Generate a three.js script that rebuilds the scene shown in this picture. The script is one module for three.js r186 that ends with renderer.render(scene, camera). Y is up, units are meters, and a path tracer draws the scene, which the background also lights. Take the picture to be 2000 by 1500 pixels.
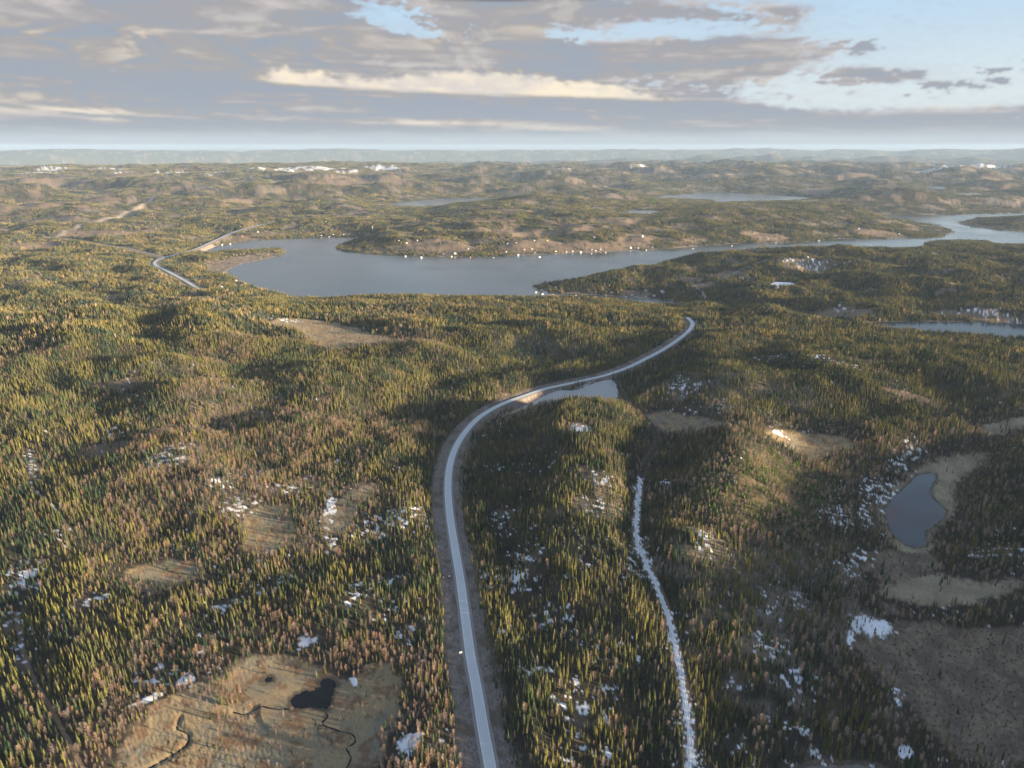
import * as THREE from 'three';
import { mergeGeometries } from 'three/addons/utils/BufferGeometryUtils.js';
import { createNoise2D } from 'simplex-noise';

// ---------------------------------------------------------------- camera, sky, sun, exposure
const scene = new THREE.Scene();
const camera = new THREE.PerspectiveCamera(56.82, 1024 / 768, 1, 150000);
camera.position.set(0, 390, 0);
camera.rotation.set(-0.31918, 0, 0);

const renderer = new THREE.WebGLRenderer();
renderer.toneMapping = THREE.LinearToneMapping;
renderer.toneMappingExposure = 4.9;
renderer.shadowMap.enabled = true;

const SUN_AZIMUTH = 106, SUN_ELEVATION = 7.4;            // degrees, clockwise from the view direction
const rad = (d) => d * Math.PI / 180;
const sunDir = new THREE.Vector3(Math.sin(rad(SUN_AZIMUTH)) * Math.cos(rad(SUN_ELEVATION)), Math.sin(rad(SUN_ELEVATION)), -Math.cos(rad(SUN_AZIMUTH)) * Math.cos(rad(SUN_ELEVATION)));
const sun = new THREE.DirectionalLight(new THREE.Color().setRGB(1, 0.80, 0.52), 5);
sun.position.copy(sunDir).multiplyScalar(4000);
sun.castShadow = true;
sun.shadow.radius = 3.5;
sun.shadow.camera.left = -4000; sun.shadow.camera.right = 4000; sun.shadow.camera.top = 3000; sun.shadow.camera.bottom = -3000; sun.shadow.camera.far = 12000;
scene.add(sun); scene.add(sun.target);

// ---------------------------------------------------------------- helpers
function mulberry(seed) {
  let a = seed >>> 0;
  return () => { a = (a + 0x6D2B79F5) | 0; let t = Math.imul(a ^ (a >>> 15), 1 | a); t = (t + Math.imul(t ^ (t >>> 7), 61 | t)) ^ t; return ((t ^ (t >>> 14)) >>> 0) / 4294967296; };
}
const nA = createNoise2D(mulberry(11)), nB = createNoise2D(mulberry(22)), nC = createNoise2D(mulberry(33)), nD = createNoise2D(mulberry(44));
const clamp = (x, a = 0, b = 1) => x < a ? a : x > b ? b : x;
const mix = (a, b, t) => a + (b - a) * t;
const step = (a, b, x) => { const t = clamp((x - a) / (b - a)); return t * t * (3 - 2 * t); };
const mix3 = (a, b, t) => [mix(a[0], b[0], t), mix(a[1], b[1], t), mix(a[2], b[2], t)];
function fbm(n, x, y, o) { let s = 0, a = 0.5, f = 1; for (let i = 0; i < o; i++) { s += a * n(x * f + i * 17.3, y * f - i * 9.1); a *= 0.5; f *= 2.03; } return s; }
function along(line, x) {
  if (x <= line[0][0]) return line[0][1];
  for (let i = 1; i < line.length; i++) if (x <= line[i][0]) { const [a, p] = line[i - 1], [b, q] = line[i]; return p + (q - p) * (x - a) / (b - a); }
  return line[line.length - 1][1];
}

// ---------------------------------------------------------------- sky: air and cloud banks, by azimuth and elevation in degrees
const SUNLIT_TOP = [[-19.06,4.91],[-18.03,5.0],[-16.25,5.48],[-14.5,5.36],[-12.74,5.0],[-9.81,5.05],[-7.57,5.22],[-5.3,5.51],[-3.04,5.57],[-0.38,5.47],[2.29,5.05],[4.57,4.76],[6.84,4.63],[8.72,4.48],[9.87,4.01],[13.22,3.44],[15.04,3.28]];
const SUNLIT_BASE = [[-19.08,4.78],[-18.07,4.6],[-16.35,4.41],[-12.79,4.24],[-9.86,4.15],[-5.35,3.98],[-0.38,3.86],[4.6,3.7],[8.77,3.53],[13.22,3.37],[15.04,3.28]];
const CLOUD_BANKS = [[-24.55,7.45,28.28,3.84,1.2],[-11.19,6.38,25.96,2.3,0.9],[0.0,9.81,12.03,1.59,1.0],[14.09,6.04,8.82,1.19,1.9],[3.78,6.32,9.23,1.08,1.0],[19.3,8.66,1.96,0.68,0.8],[16.21,9.37,4.34,0.62,0.5],[22.98,6.39,1.2,0.32,2.2],[24.96,4.58,3.35,0.64,2.0],[30.55,3.93,2.11,0.34,2.2],[33.14,5.39,0.69,0.23,2],[33.38,4.83,0.68,0.26,2.2],[1.5,7.51,3.37,0.6,0.4],[19.16,7.01,1.33,0.19,0.6]];
const CLOUD_GAPS = [[-8.67,9.06,2.93,0.96,1.7],[-6.34,7.93,2.23,0.5,1.4],[5.05,7.62,2.3,0.66,1.5],[11.08,7.96,3.9,0.65,1.0],[-30.42,7.07,1.12,0.29,0.2]];
const WARM_PATCHES = [[-32.07,6.89,2.19,0.4,0.8],[-30.21,6.73,1.14,0.24,0.8],[-25.51,7.15,1.86,0.49,0.6],[-5.6,7.81,1.49,0.66,0.4],[1.12,8.34,2.24,0.59,0.45],[-23.24,5.66,6.68,0.95,0.35],[-29.17,6.22,4.79,0.59,0.3],[-11.13,7.21,5.51,0.66,0.25],[6.82,5.09,6.64,0.41,0.2],[17.73,4.55,2.39,0.33,0.35],[9.66,0.99,3.38,0.29,0.3],[-32.22,3.14,3.42,0.28,0.75],[-29.52,2.42,8.17,0.26,0.7],[-27.51,1.93,1.85,0.16,0.5],[-5.8,1.91,6.19,0.21,0.6],[-8.51,1.28,1.53,0.22,0.5],[3.11,1.48,4.63,0.29,0.45],[31.19,2.69,3.78,0.18,0.45],[20.61,3.21,2.65,0.13,0.4]];
const DARK_BANDS = [[-29.42,4.77,10.05,0.45,1.3],[-19.14,4.24,8.56,0.34,1.2],[-3.84,3.35,18.88,0.5,0.5],[1.9,5.47,9.72,0.48,0.5],[-29.75,2.76,6.79,0.22,0.4],[-25.4,1.57,17.68,0.33,0.3],[5.78,2.45,14.6,0.57,0.45],[25.35,1.9,8.74,0.46,0.35],[11.23,5.7,5.36,0.41,0.3],[-12.86,7.98,2.14,1.28,0.3]];
function blobSum(list, a, e) {
  let s = 0;
  for (const [ca, ce, ra, re, k] of list) { const u = (a - ca) / ra, v = (e - ce) / re, q = u * u + v * v; if (q < 5) s += k * Math.exp(-q * 1.1); }
  return s;
}
function skyColor(a, e) {                                // scene-linear colour as it should appear at exposure 1
  const da = Math.abs(((a - SUN_AZIMUTH + 540) % 360) - 180);
  const el = Math.max(e, 0);
  // clear air
  let c = mix3([0.70, 0.79, 0.82], [0.52, 0.70, 0.87], step(3, 10, el));
  c = mix3(c, [0.24, 0.43, 0.78], step(12, 75, el));
  const glow = Math.exp(-((da * Math.cos(rad(el))) ** 2 + (el - 10) ** 2) / 900);
  c = [c[0] + glow * 0.45, c[1] + glow * 0.36, c[2] + glow * 0.26];
  // cloud banks: long streaks near the horizon, rounder higher up
  const low = step(7, 1.5, el), slope = 0.030 * a * step(12, 2, el);   // the banks sink gently to the right
  const ee = e + slope * step(20, -10, a);
  const kx = 0.075 + 0.004 * el, ky = 0.42 + 0.5 * low;
  const wx = a + 4 * fbm(nB, a * 0.06, ee * 0.3, 3), wy = ee + 0.5 * fbm(nA, a * 0.08 + 5, ee * 0.6, 3);
  const n1 = fbm(nA, wx * kx, wy * ky, 6), n2 = fbm(nC, wx * kx * 0.8 + 40, wy * ky * 1.1 + 7, 6), n3 = fbm(nD, wx * 0.45, wy * (0.9 + 1.3 * low), 5);
  const far = Math.max(step(40, 55, Math.abs(a)), step(9.5, 16, el));  // past the banks in view the cover goes on as broken cloud
  const n4 = fbm(nB, a * 0.8 + 60, e * 2.4, 4), ba = a + 2.6 * n3 + 1.2 * n4, be = e + 0.5 * n1 + 0.3 * n4;
  let cover = blobSum(CLOUD_BANKS, ba, be) * (1 - far) + far * (0.3 + 0.5 * n1);
  const lift = 2.0 * step(12, 22, a);
  cover += step(5.2 - lift, 2.9 - lift * 0.55, el + 0.6 * n1) * 1.2 - 0.45 * step(14, 24, a) * step(2.6, 4.0, el) * (1 - far);
  cover -= blobSum(CLOUD_GAPS, ba, be) * (1 - far);
  cover += 0.5 * n1 + 0.3 * n3 + 0.3 * n4;
  const dense = Math.max(step(0.16, 0.78, cover), 0.12 * step(-0.6, 0.5, cover + 0.5 * n4) * (1 - far));
  // cloud body: mauve grey below, paler where thin
  const streak = fbm(nC, a * 0.1 + 9, (e + slope) * 2.6, 4) * step(9, 4, el);
  let light = 0.42 + 0.75 * streak + 0.9 * n2 + 0.3 * n3 - 0.16 * low;
  light -= 0.8 * blobSum(DARK_BANDS, a, e) * (1 - far);
  let body = mix3([0.205, 0.21, 0.245], [0.60, 0.565, 0.55], clamp(light));
  body = mix3(body, [0.39, 0.425, 0.475], 0.4 * step(4.2, 1.0, el));
  const thin = step(0.22, 0.5, cover) * (1 - step(0.5, 1.0, cover));
  body = mix3(body, [0.60, 0.60, 0.66], thin * 0.45);
  c = mix3(c, body, dense);
  // sunlit faces
  const lit = blobSum(WARM_PATCHES, a, e) * (1 - far);
  const warm = lit * clamp(0.65 + 1.2 * n2 + 0.7 * n3) * 1.4 + far * 0.5 * step(0.15, 0.6, n2);
  c = mix3(c, [0.88, 0.77, 0.63], clamp(warm) * dense);
  if (a > -20.5 && a < 15.5) {
    const puff = fbm(nB, a * 0.5 + 3, e * 0.9, 5);
    const top = along(SUNLIT_TOP, a) + 0.5 * puff, base = along(SUNLIT_BASE, a) + 0.08 * puff;
    const inside = step(top + 0.28, top - 0.38, e) * step(base - 0.22, base + 0.22, e) * step(-20.2, -16.5, a) * step(15.3, 11, a);
    c = mix3(c, mix3([0.99, 0.87, 0.68], [0.74, 0.68, 0.63], clamp(0.42 + n2 * 1.3 - 0.5 * puff)), inside);
  }
  // pale air low over the land
  c = mix3(c, [0.47, 0.525, 0.57], 0.85 * step(1.9, 0.8, el));
  c = mix3(c, [0.30, 0.35, 0.40], 0.95 * step(0.75, 0.25, el));
  return c;
}
const SKY_W = 4096, SKY_H = 2048, SKY_GAIN = 1 / 4.9;
{
  const data = new Float32Array(SKY_W * SKY_H * 4);
  const put = (row, col, c) => { const i = (row * SKY_W + col) * 4; data[i] = c[0] * SKY_GAIN; data[i + 1] = c[1] * SKY_GAIN; data[i + 2] = c[2] * SKY_GAIN; data[i + 3] = 1; };
  const at = (row, col) => { const dir = ((col + 0.5) / SKY_W - 0.5) * 360, e = ((row + 0.5) / SKY_H - 0.5) * 180; let a = dir + 90; if (a > 180) a -= 360; return skyColor(a, e); };
  const ground = [0.16, 0.15, 0.14];
  for (let row = 0; row < SKY_H / 2; row++) for (let col = 0; col < SKY_W; col++) put(row, col, ground);
  const fineTop = SKY_H / 2 + Math.round(13 / 180 * SKY_H);
  for (let row = SKY_H / 2; row < fineTop; row++) for (let col = 0; col < SKY_W; col++) {
    const a = ((col + 0.5) / SKY_W) * 360 - 90;
    if (a > -48 && a < 48) put(row, col, at(row, col));
  }
  const B = 8;                                          // the rest of the dome at a coarser step
  const gw = SKY_W / B, g0 = SKY_H / 2, gh = Math.ceil((SKY_H - g0) / B) + 1, grid = [];
  for (let j = 0; j < gh; j++) for (let i = 0; i < gw; i++) grid.push(at(g0 + j * B, i * B));
  for (let row = g0; row < SKY_H; row++) for (let col = 0; col < SKY_W; col++) {
    const a = ((col + 0.5) / SKY_W) * 360 - 90;
    if (row < fineTop && a > -48 && a < 48) continue;
    const fy = (row - g0) / B, fx = col / B, j = Math.floor(fy), i = Math.floor(fx), ty = fy - j, tx = fx - i, i2 = (i + 1) % gw, j2 = Math.min(j + 1, gh - 1);
    put(row, col, mix3(mix3(grid[j * gw + i], grid[j * gw + i2], tx), mix3(grid[j2 * gw + i], grid[j2 * gw + i2], tx), ty));
  }
  const sky = new THREE.DataTexture(data, SKY_W, SKY_H, THREE.RGBAFormat, THREE.FloatType);
  sky.mapping = THREE.EquirectangularReflectionMapping;
  sky.magFilter = THREE.LinearFilter; sky.minFilter = THREE.LinearFilter; sky.needsUpdate = true;
  scene.background = sky;
  scene.environment = sky;
}
scene.fog = new THREE.FogExp2(new THREE.Color().setRGB(0.52, 0.70, 1.0), 1.9e-5);
// ---------------------------------------------------------------- survey of the land, in metres
const CONTROL = [[-340,-367,0.0],[-239.8,-370,-3.0],[-102.8,-370,-3.0],[-13.6,-367,0.0],[101.5,-366,2.0],[239.2,-369,-2.0],[342,-369,-2.0],[-422,-489,6.0],[-320,-494,2.0],[-199.9,-453,-4.0],[-136.0,-437,-4.0],[-85.5,-496,1.0],[-33.3,-478,0.0],[42.4,-492,4.0],[127.6,-493,3.0],[212.2,-492,4.0],[300,-497,0.0],[369,-468,-2.0],[429,-497,0.0],[-489,-590,15.0],[-343,-588,5.0],[-201.8,-608,3.0],[-107.5,-657,3.0],[-57.2,-630,1.0],[25.7,-622,6.0],[132.8,-664,5.0],[231.0,-622,6.0],[322,-594,1.0],[432,-669,-4.0],[420,-591,-3.0],[504,-608,3.0],[-579,-726,28.0],[-417,-746,18.0],[-272.3,-758,12.0],[-152.9,-766,8.0],[-79.0,-794,1.0],[0.0,-770,6.0],[90.6,-761,24.0],[157.6,-794,8.0],[228.9,-715,27.0],[305,-733,18.0],[372,-709,5.0],[491,-777,-4.0],[611,-862,-2.0],[615,-770,6.0],[-698,-903,40.0],[-533,-919,34.0],[-363,-940,26.0],[-219.6,-945,16.0],[-152.4,-986,8.0],[-70.4,-953,1.0],[0.0,-950,14.0],[89.8,-895,47.0],[151.9,-890,34.0],[212.4,-941,2.0],[277.7,-808,46.0],[391,-893,8.0],[497,-912,14.0],[622,-945,16.0],[728,-940,18.0],[-837,-1109,50.0],[-569,-1073,44.0],[-339,-1116,30.0],[-172.9,-1138,14.0],[-40.9,-1067,3.0],[88.0,-1153,-5.0],[168.9,-1167,-5.0],[242.4,-1053,8.0],[254.4,-997,2.0],[403,-1058,32.0],[586,-1104,34.0],[753,-1104,34.0],[-1023,-1381,52.0],[-759,-1364,46.0],[-502,-1345,30.0],[-385,-1482,16.0],[-199.0,-1328,14.0],[0.0,-1313,8.0],[193.2,-1282,2.0],[315,-1405,3.0],[404,-1196,42.0],[369,-1265,32.0],[605,-1243,38.0],[777,-1217,36.0],[895,-1189,33.0],[-1086,-1476,60.0],[-904,-1539,53.0],[-713,-1618,38.0],[-508,-1729,10.0],[-250.8,-1705,9.0],[0.0,-1646,11.0],[240.9,-1632,8.0],[415,-1654,4.0],[-684,-1871,8.0],[-407,-1850,4.0],[-133.2,-1816,3.0],[133.7,-1822,-1.0],[332,-1806,-7.0],[422,-1738,-5.0],[533,-1680,-2.0],[558,-1360,24.0],[745,-1329,26.0],[971,-1296,23.0],[917,-1651,-14.0],[1100,-1651,-14.0],[1205,-1626,-14.0],[623,-1888,-15.0],[945,-1841,-5.0],[1334,-1818,0.0],[938,-2152,-8.0],[833,-2184,-6.0],[644,-2216,-20.0],[486,-2219,-45.0],[1301,-2111,15.0],[1493,-2054,10.0],[432,-2385,-25.0],[631,-2501,0.0],[886,-2461,15.0],[1206,-2633,34.0],[933,-2603,25.0],[754,-2628,14.0],[563,-2609,0.0],[369,-2558,-20.0],[179.8,-2482,-42.0],[1282,-2373,20.0],[1652,-2554,10.0],[1949,-2718,5.0],[1578,-2753,6.0],[1931,-2839,2.0],[2173,-3503,-44.0],[1724,-3214,-40.0],[-1449,-1980,-20.0],[-1119,-2040,-25.0],[-870,-2168,-35.0],[-1611,-2216,-20.0],[-1420,-2453,-28.0],[-1914,-2965,-30.0],[-1177,-2500,-45.0],[-1435,-2849,-44.0],[-1033,-2368,-48.0],[-2473,-3472,-28.0],[-1964,-3447,-25.0],[-1680,-3948,-30.0],[-2137,-4324,-10.0],[-1545,-4378,-15.0],[-1196,-4224,-30.0],[-984,-3959,-45.0],[-2747,-4324,-10.0],[-2976,-4216,0.0],[-3067,-5145,20.0],[-3850,-5508,50.0],[-2700,-5759,15.0],[-1877,-5353,5.0],[-1071,-5079,-10.0],[-1231,-3121,-52.0],[-1100,-3271,-50.0],[-905,-3156,-57.0],[-380,-2623,-57.0],[0.0,-2866,-57.0],[-1190,-3713,-57.0],[-846,-3713,-57.0],[566,-3156,-57.0],[1232,-3450,-57.0],[1851,-3713,-57.0],[2682,-4202,-57.0],[2832,-5019,-57.0],[2513,-3713,-57.0],[324,-3005,-57.0],[-731,-3413,-45.0],[-613,-3590,-22.0],[-392,-3685,-2.0],[-243.8,-3422,-22.0],[-133.4,-3771,15.0],[0.0,-3241,-46.0],[149.8,-4259,40.0],[434,-4111,38.0],[746,-4237,36.0],[366,-3422,-22.0],[882,-3538,-36.0],[1123,-3978,22.0],[1424,-4612,52.0],[1651,-4705,42.0],[1901,-4508,35.0],[1985,-4004,-22.0],[2260,-3979,-50.0],[1648,-3873,-22.0],[833,-3922,0.0],[209.0,-3685,-2.0],[-917,-4324,-25.0],[-473,-4469,-8.0],[-407,-4824,20.0],[0.0,-5012,50.0],[697,-4971,46.0],[1077,-5117,15.0],[-621,-5911,-15.0],[1857,-6642,-20.0],[2322,-6642,-20.0],[1625,-6642,-20.0],[2457,-5006,30.0],[3197,-5375,40.0],[3761,-5375,40.0],[2745,-5206,-20.0],[3414,-5397,-35.0],[3798,-5399,-50.0],[2868,-4367,-20.0],[3009,-4260,-10.0],[-5266,-7599,125.0],[-5642,-8161,165.0],[-4710,-8521,172.0],[-3621,-8739,178.0],[-2659,-9638,188.0],[-1492,-9829,184.0],[-1014,-8875,110.0],[-3565,-6395,60.0],[-2714,-6492,55.0],[-1836,-6589,50.0],[-945,-6783,40.0],[-542,-7797,40.0],[284.2,-8184,50.0],[0.0,-13414,100.0],[2844,-13747,120.0],[5687,-13747,120.0],[6125,-10433,130.0],[1232,-8890,80.0],[2758,-7944,60.0],[3940,-8114,80.0],[4903,-7853,90.0],[1283,-7364,10.0],[3030,-7255,40.0],[-12728,-12728,-20.0],[-18385,-18385,-50.0],[-35355,-35355,-50.0],[-141.4,-141.4,0.0],[-9000,-15588,-20.0],[-13000,-22517,-50.0],[-25000,-43301,-50.0],[-100.0,-173.2,0.0],[-4659,-17387,-20.0],[-6729,-25114,-50.0],[-12941,-48296,-50.0],[-51.8,-193.2,0.0],[0.0,-18000,20.0],[0.0,-26000,-50.0],[0.0,-50000,-50.0],[0.0,-200.0,0.0],[4659,-17387,20.0],[6729,-25114,-50.0],[12941,-48296,-50.0],[51.8,-193.2,0.0],[9000,-15588,20.0],[13000,-22517,-50.0],[25000,-43301,-50.0],[100.0,-173.2,0.0],[12728,-12728,20.0],[18385,-18385,-50.0],[35355,-35355,-50.0],[141.4,-141.4,0.0],[-173.2,-100.0,0.0],[-2165,-1250,-10.0],[-10392,-6000,60.0],[-43301,-25000,-50.0],[173.2,-100.0,0.0],[2165,-1250,-10.0],[10392,-6000,60.0],[43301,-25000,-50.0],[-200.0,-0.0,0.0],[-2500,-0.0,-10.0],[-12000,-0.0,60.0],[-50000,-0.0,-50.0],[-173.2,100.0,0.0],[-2165,1250,-10.0],[-10392,6000,60.0],[-43301,25000,-50.0],[-100.0,173.2,0.0],[-1250,2165,-10.0],[-6000,10392,60.0],[-25000,43301,-50.0],[0.0,200.0,0.0],[0.0,2500,-10.0],[0.0,12000,60.0],[0.0,50000,-50.0],[100.0,173.2,0.0],[1250,2165,-10.0],[6000,10392,60.0],[25000,43301,-50.0],[173.2,100.0,0.0],[2165,1250,-10.0],[10392,6000,60.0],[43301,25000,-50.0],[200.0,-0.0,0.0],[2500,-0.0,-10.0],[12000,-0.0,60.0],[50000,-0.0,-50.0],[669,-602,52.0],[552,-431,54.0],[450,-260.0,46.0],[752,-273.6,65.0],[990,-990,40.0],[-636,-636,30.0],[-1379,-1157,40.0],[1768,-1768,5.0],[-2121,-2121,-20.0],[-3536,-3536,20.0],[3182,-3182,-30.0],[285.8,-165.0,25.0],[700,-0.0,40.0],[-1152,-1586,-12.0],[-1049,-1679,-20.0],[-948,-1784,-24.0],[-817,-1924,-28.0],[-664,-2045,-32.0]];
const ROAD = [[-11.8,-351.6],[-14.3,-367.5],[-19.9,-398.0],[-26.4,-437.9],[-33.7,-478.0],[-41.5,-530.4],[-50.2,-589.3],[-61.2,-655.5],[-70.6,-716.7],[-77.8,-780.4],[-80.6,-835.9],[-77.9,-895.6],[-68.7,-950.5],[-50.6,-1008],[-22.7,-1056],[16.9,-1105],[66.8,-1171],[119.6,-1212],[173.6,-1240],[215.6,-1271],[261.1,-1327],[314.7,-1404],[371.2,-1491],[404.5,-1561],[421.6,-1621],[428.5,-1695]];
const HIGHWAY = [[-1010,-2281],[-1126,-2444],[-1279,-2643],[-1382,-2772],[-1437,-2863],[-1464,-2963],[-1462,-3138],[-1455,-3309],[-1472,-3467],[-1491,-3675],[-1504,-3887],[-1481,-4101],[-1404,-4318]];
const SIDE_ROAD = [[-1478,-3021],[-1673,-3182],[-1892,-3315],[-2216,-3538],[-2447,-3663]];
const CUTLINE = [[-2258,-3524],[-2329,-3863],[-2412,-4186],[-2518,-4771],[-2623,-5343],[-2717,-5868]];
const TRAIL = [[114.6,-349.8],[117.7,-365.5],[124.1,-395.4],[127.4,-419.1],[130.8,-450.9],[133.9,-486.8],[136.1,-527.5],[134.5,-573.4],[131.7,-611.7],[129.5,-644.2],[132.9,-674.2],[144.4,-730.3],[156.4,-787.1]];
const CREEK = [[156.4,-787.1],[171.3,-829.6],[202.3,-909.6],[205.0,-981.1],[187.7,-1040],[187.1,-1141],[188.8,-1215]];
const HILL_TRACK = [[573.5,-2064],[589.4,-2219],[578.6,-2261],[663.6,-2288],[754.3,-2374],[827.9,-2446],[961.2,-2578]];
const LEFT_TRACK = [[-439.5,-534.0],[-409.0,-493.5],[-378.4,-459.6],[-353.4,-435.3],[-329.9,-412.2],[-307.6,-389.9],[-283.0,-365.2]];
const GAP_TRACK = [[-613.8,-830.4],[-580.3,-784.1],[-551.6,-736.3],[-507.3,-696.4],[-464.3,-655.5],[-439.5,-630.1]];
const LAKE = [[-1453,-3358],[-1417,-3547],[-1368,-3691],[-1291,-3779],[-1088,-3825],[-853.4,-3871],[-807.0,-3779],[-843.8,-3607],[-845.9,-3431],[-768.9,-3306],[-646.2,-3221],[-407.4,-3156],[-179.3,-3125],[0.0,-3156],[137.8,-3204],[351.3,-3271],[597.4,-3341],[809.1,-3431],[1012,-3547],[1235,-3607],[1457,-3649],[1722,-3779],[2029,-3802],[2285,-3871],[2445,-4017],[2600,-4286],[2644,-4559],[2631,-4905],[2573,-5179],[2817,-5263],[3126,-5221],[3475,-5306],[4024,-5394],[3868,-5179],[3585,-5138],[3281,-5058],[2997,-4796],[2825,-4592],[2803,-4373],[2860,-4202],[3080,-4094],[2683,-3547],[2492,-3527],[2392,-3547],[2432,-3670],[2327,-3713],[2183,-3691],[2041,-3567],[1974,-3431],[1699,-3395],[1405,-3271],[1105,-3079],[852.1,-2962],[606.1,-2802],[384.3,-2657],[183.2,-2526],[70.5,-2426],[102.0,-2333],[167.5,-2298],[248.6,-2272],[359.6,-2238],[449.9,-2198],[508.9,-2174],[480.1,-2113],[313.8,-2143],[0.0,-2158],[-318.1,-2174],[-649.3,-2222],[-824.7,-2360],[-925.4,-2475],[-1035,-2623],[-1095,-2716],[-1109,-2906],[-1056,-3063],[-1029,-3204],[-1066,-3358],[-1128,-3395],[-1243,-3341],[-1331,-3323],[-1375,-3254]];
const POND_ROAD = [[0.0,-1054],[29.4,-1097],[59.2,-1140],[81.5,-1162],[108.3,-1164],[136.0,-1193],[177.9,-1222],[184.1,-1193],[177.9,-1130],[167.5,-1079],[107.4,-1075],[66.1,-1075]];
const POND_EAST = [[854.3,-1692],[911.3,-1714],[1016,-1719],[1139,-1714],[1251,-1692],[1324,-1655],[1225,-1522],[1147,-1540],[1058,-1581],[961.2,-1620],[875.0,-1640]];
const POND_RIGHT = [[435.1,-739.5],[473.3,-778.5],[524.1,-825.8],[540.2,-828.8],[531.9,-809.5],[511.4,-785.4],[500.7,-758.6],[500.0,-733.3],[485.3,-712.9],[448.3,-681.3],[433.2,-654.0],[418.2,-652.0],[411.6,-670.6],[416.0,-692.3]];
const POND_BOG = [[-166.7,-435.4],[-161.1,-442.9],[-149.2,-445.6],[-149.0,-457.3],[-138.3,-454.5],[-136.9,-437.0],[-137.1,-425.6],[-151.0,-427.6],[-161.9,-425.6]];
const POND_SMALL = [[-194.4,-454.5],[-193.1,-459.0],[-188.3,-457.9],[-189.6,-453.4]];
const POND_FAR_A = [[-932.7,-5659],[-736.1,-6186],[-496.3,-6452],[-144.4,-6452],[-216.5,-6186],[-416.2,-5940],[-656.5,-5502]];
const POND_FAR_B = [[1330,-6674],[1676,-7061],[2015,-7404],[2367,-7061],[2677,-6602],[2430,-6198],[2127,-6074],[1752,-5954],[1683,-6327],[1492,-6462]];
const POND_FAR_C = [[4160,-7360],[4432,-7676],[4355,-7360],[4007,-6887]];
const POND_FAR_D = [[3940,-6503],[4135,-6658],[4154,-6503],[3906,-6282]];
const POND_ICE = [[806.6,-2201],[850.5,-2235],[885.7,-2208],[867.4,-2171],[812.5,-2140]];
const POND_MID = [[686.7,-4540],[818.7,-4658],[925.5,-4618],[841.7,-4428],[711.3,-4392]];
const POND_EDGE = [[184.0,-367.1],[199.7,-372.5],[221.3,-374.6],[241.3,-372.9],[252.1,-367.1],[242.2,-347.5],[176.7,-347.5]];
const BOGS = {"A":[[-252.6,-361.9],[-266.3,-414.1],[-257.0,-434.7],[-238.6,-450.7],[-222.7,-466.6],[-206.4,-478.8],[-179.4,-479.0],[-147.5,-459.7],[-123.5,-451.7],[-105.1,-472.5],[-89.2,-449.4],[-85.2,-416.1],[-90.9,-391.0],[-101.1,-362.1]],"B":[[-367.7,-593.7],[-335.8,-604.6],[-315.3,-605.7],[-303.0,-585.7],[-318.1,-565.3],[-334.6,-560.4]],"C":[[-536.4,-1529],[-496.2,-1602],[-409.6,-1584],[-309.2,-1488],[-226.3,-1412],[-269.8,-1391],[-349.3,-1335],[-388.8,-1371],[-435.0,-1465]],"D":[[347.0,-891.6],[379.6,-921.6],[431.1,-923.5],[468.1,-891.3],[432.1,-874.7],[396.7,-854.6],[373.5,-865.9]],"E":[[203.2,-1006],[237.2,-1027],[276.5,-995.1],[298.3,-928.2],[269.1,-937.0],[236.6,-950.9],[214.1,-968.5]],"F":[[339.7,-564.5],[377.1,-585.4],[415.0,-600.0],[439.0,-582.2],[482.2,-579.3],[456.1,-564.5],[421.5,-553.9],[385.5,-548.3],[361.0,-554.9]],"G":[[283.9,-471.8],[303.3,-503.6],[348.6,-522.9],[396.7,-513.6],[459.2,-505.6],[364.1,-373.4],[334.9,-379.1],[306.8,-384.4],[298.9,-415.5],[293.8,-450.2]],"Hh":[[421.4,-719.4],[473.1,-785.2],[527.7,-834.0],[578.3,-864.4],[636.8,-876.8],[615.7,-852.8],[577.4,-827.4],[545.7,-793.4],[512.7,-741.4],[492.2,-714.4],[453.2,-681.2],[429.2,-643.3],[404.1,-636.3],[405.3,-670.1]],"L":[[-15.4,-999.7],[9.6,-1037],[41.8,-1093],[74.6,-1152],[88.1,-1156],[49.9,-1086],[15.7,-1022]],"I":[[671.5,-941.0],[710.1,-956.8],[771.0,-961.1],[751.1,-932.4],[714.2,-934.9],[672.9,-919.6]],"J":[[-1215,-2835],[-1225,-3046],[-1069,-3247],[-1050,-3048],[-1101,-2886],[-1090,-2695],[-1146,-2712]],"K":[[-197.9,-657.8],[-203.1,-708.8],[-185.5,-747.7],[-170.0,-766.7],[-162.4,-752.1],[-174.2,-721.2],[-181.2,-662.8]],"M":[[212.8,-741.7],[250.6,-754.4],[337.0,-824.3],[379.3,-796.1],[363.9,-730.1],[305.4,-669.8],[238.2,-666.6],[209.4,-703.8]],"N":[[-290.8,-690.3],[-265.9,-718.2],[-241.1,-692.2],[-232.3,-643.5],[-257.8,-625.1]],"O":[[360.2,-622.3],[401.1,-640.7],[426.3,-638.2],[420.3,-609.3],[374.3,-589.4],[347.5,-595.6]]};
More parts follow.
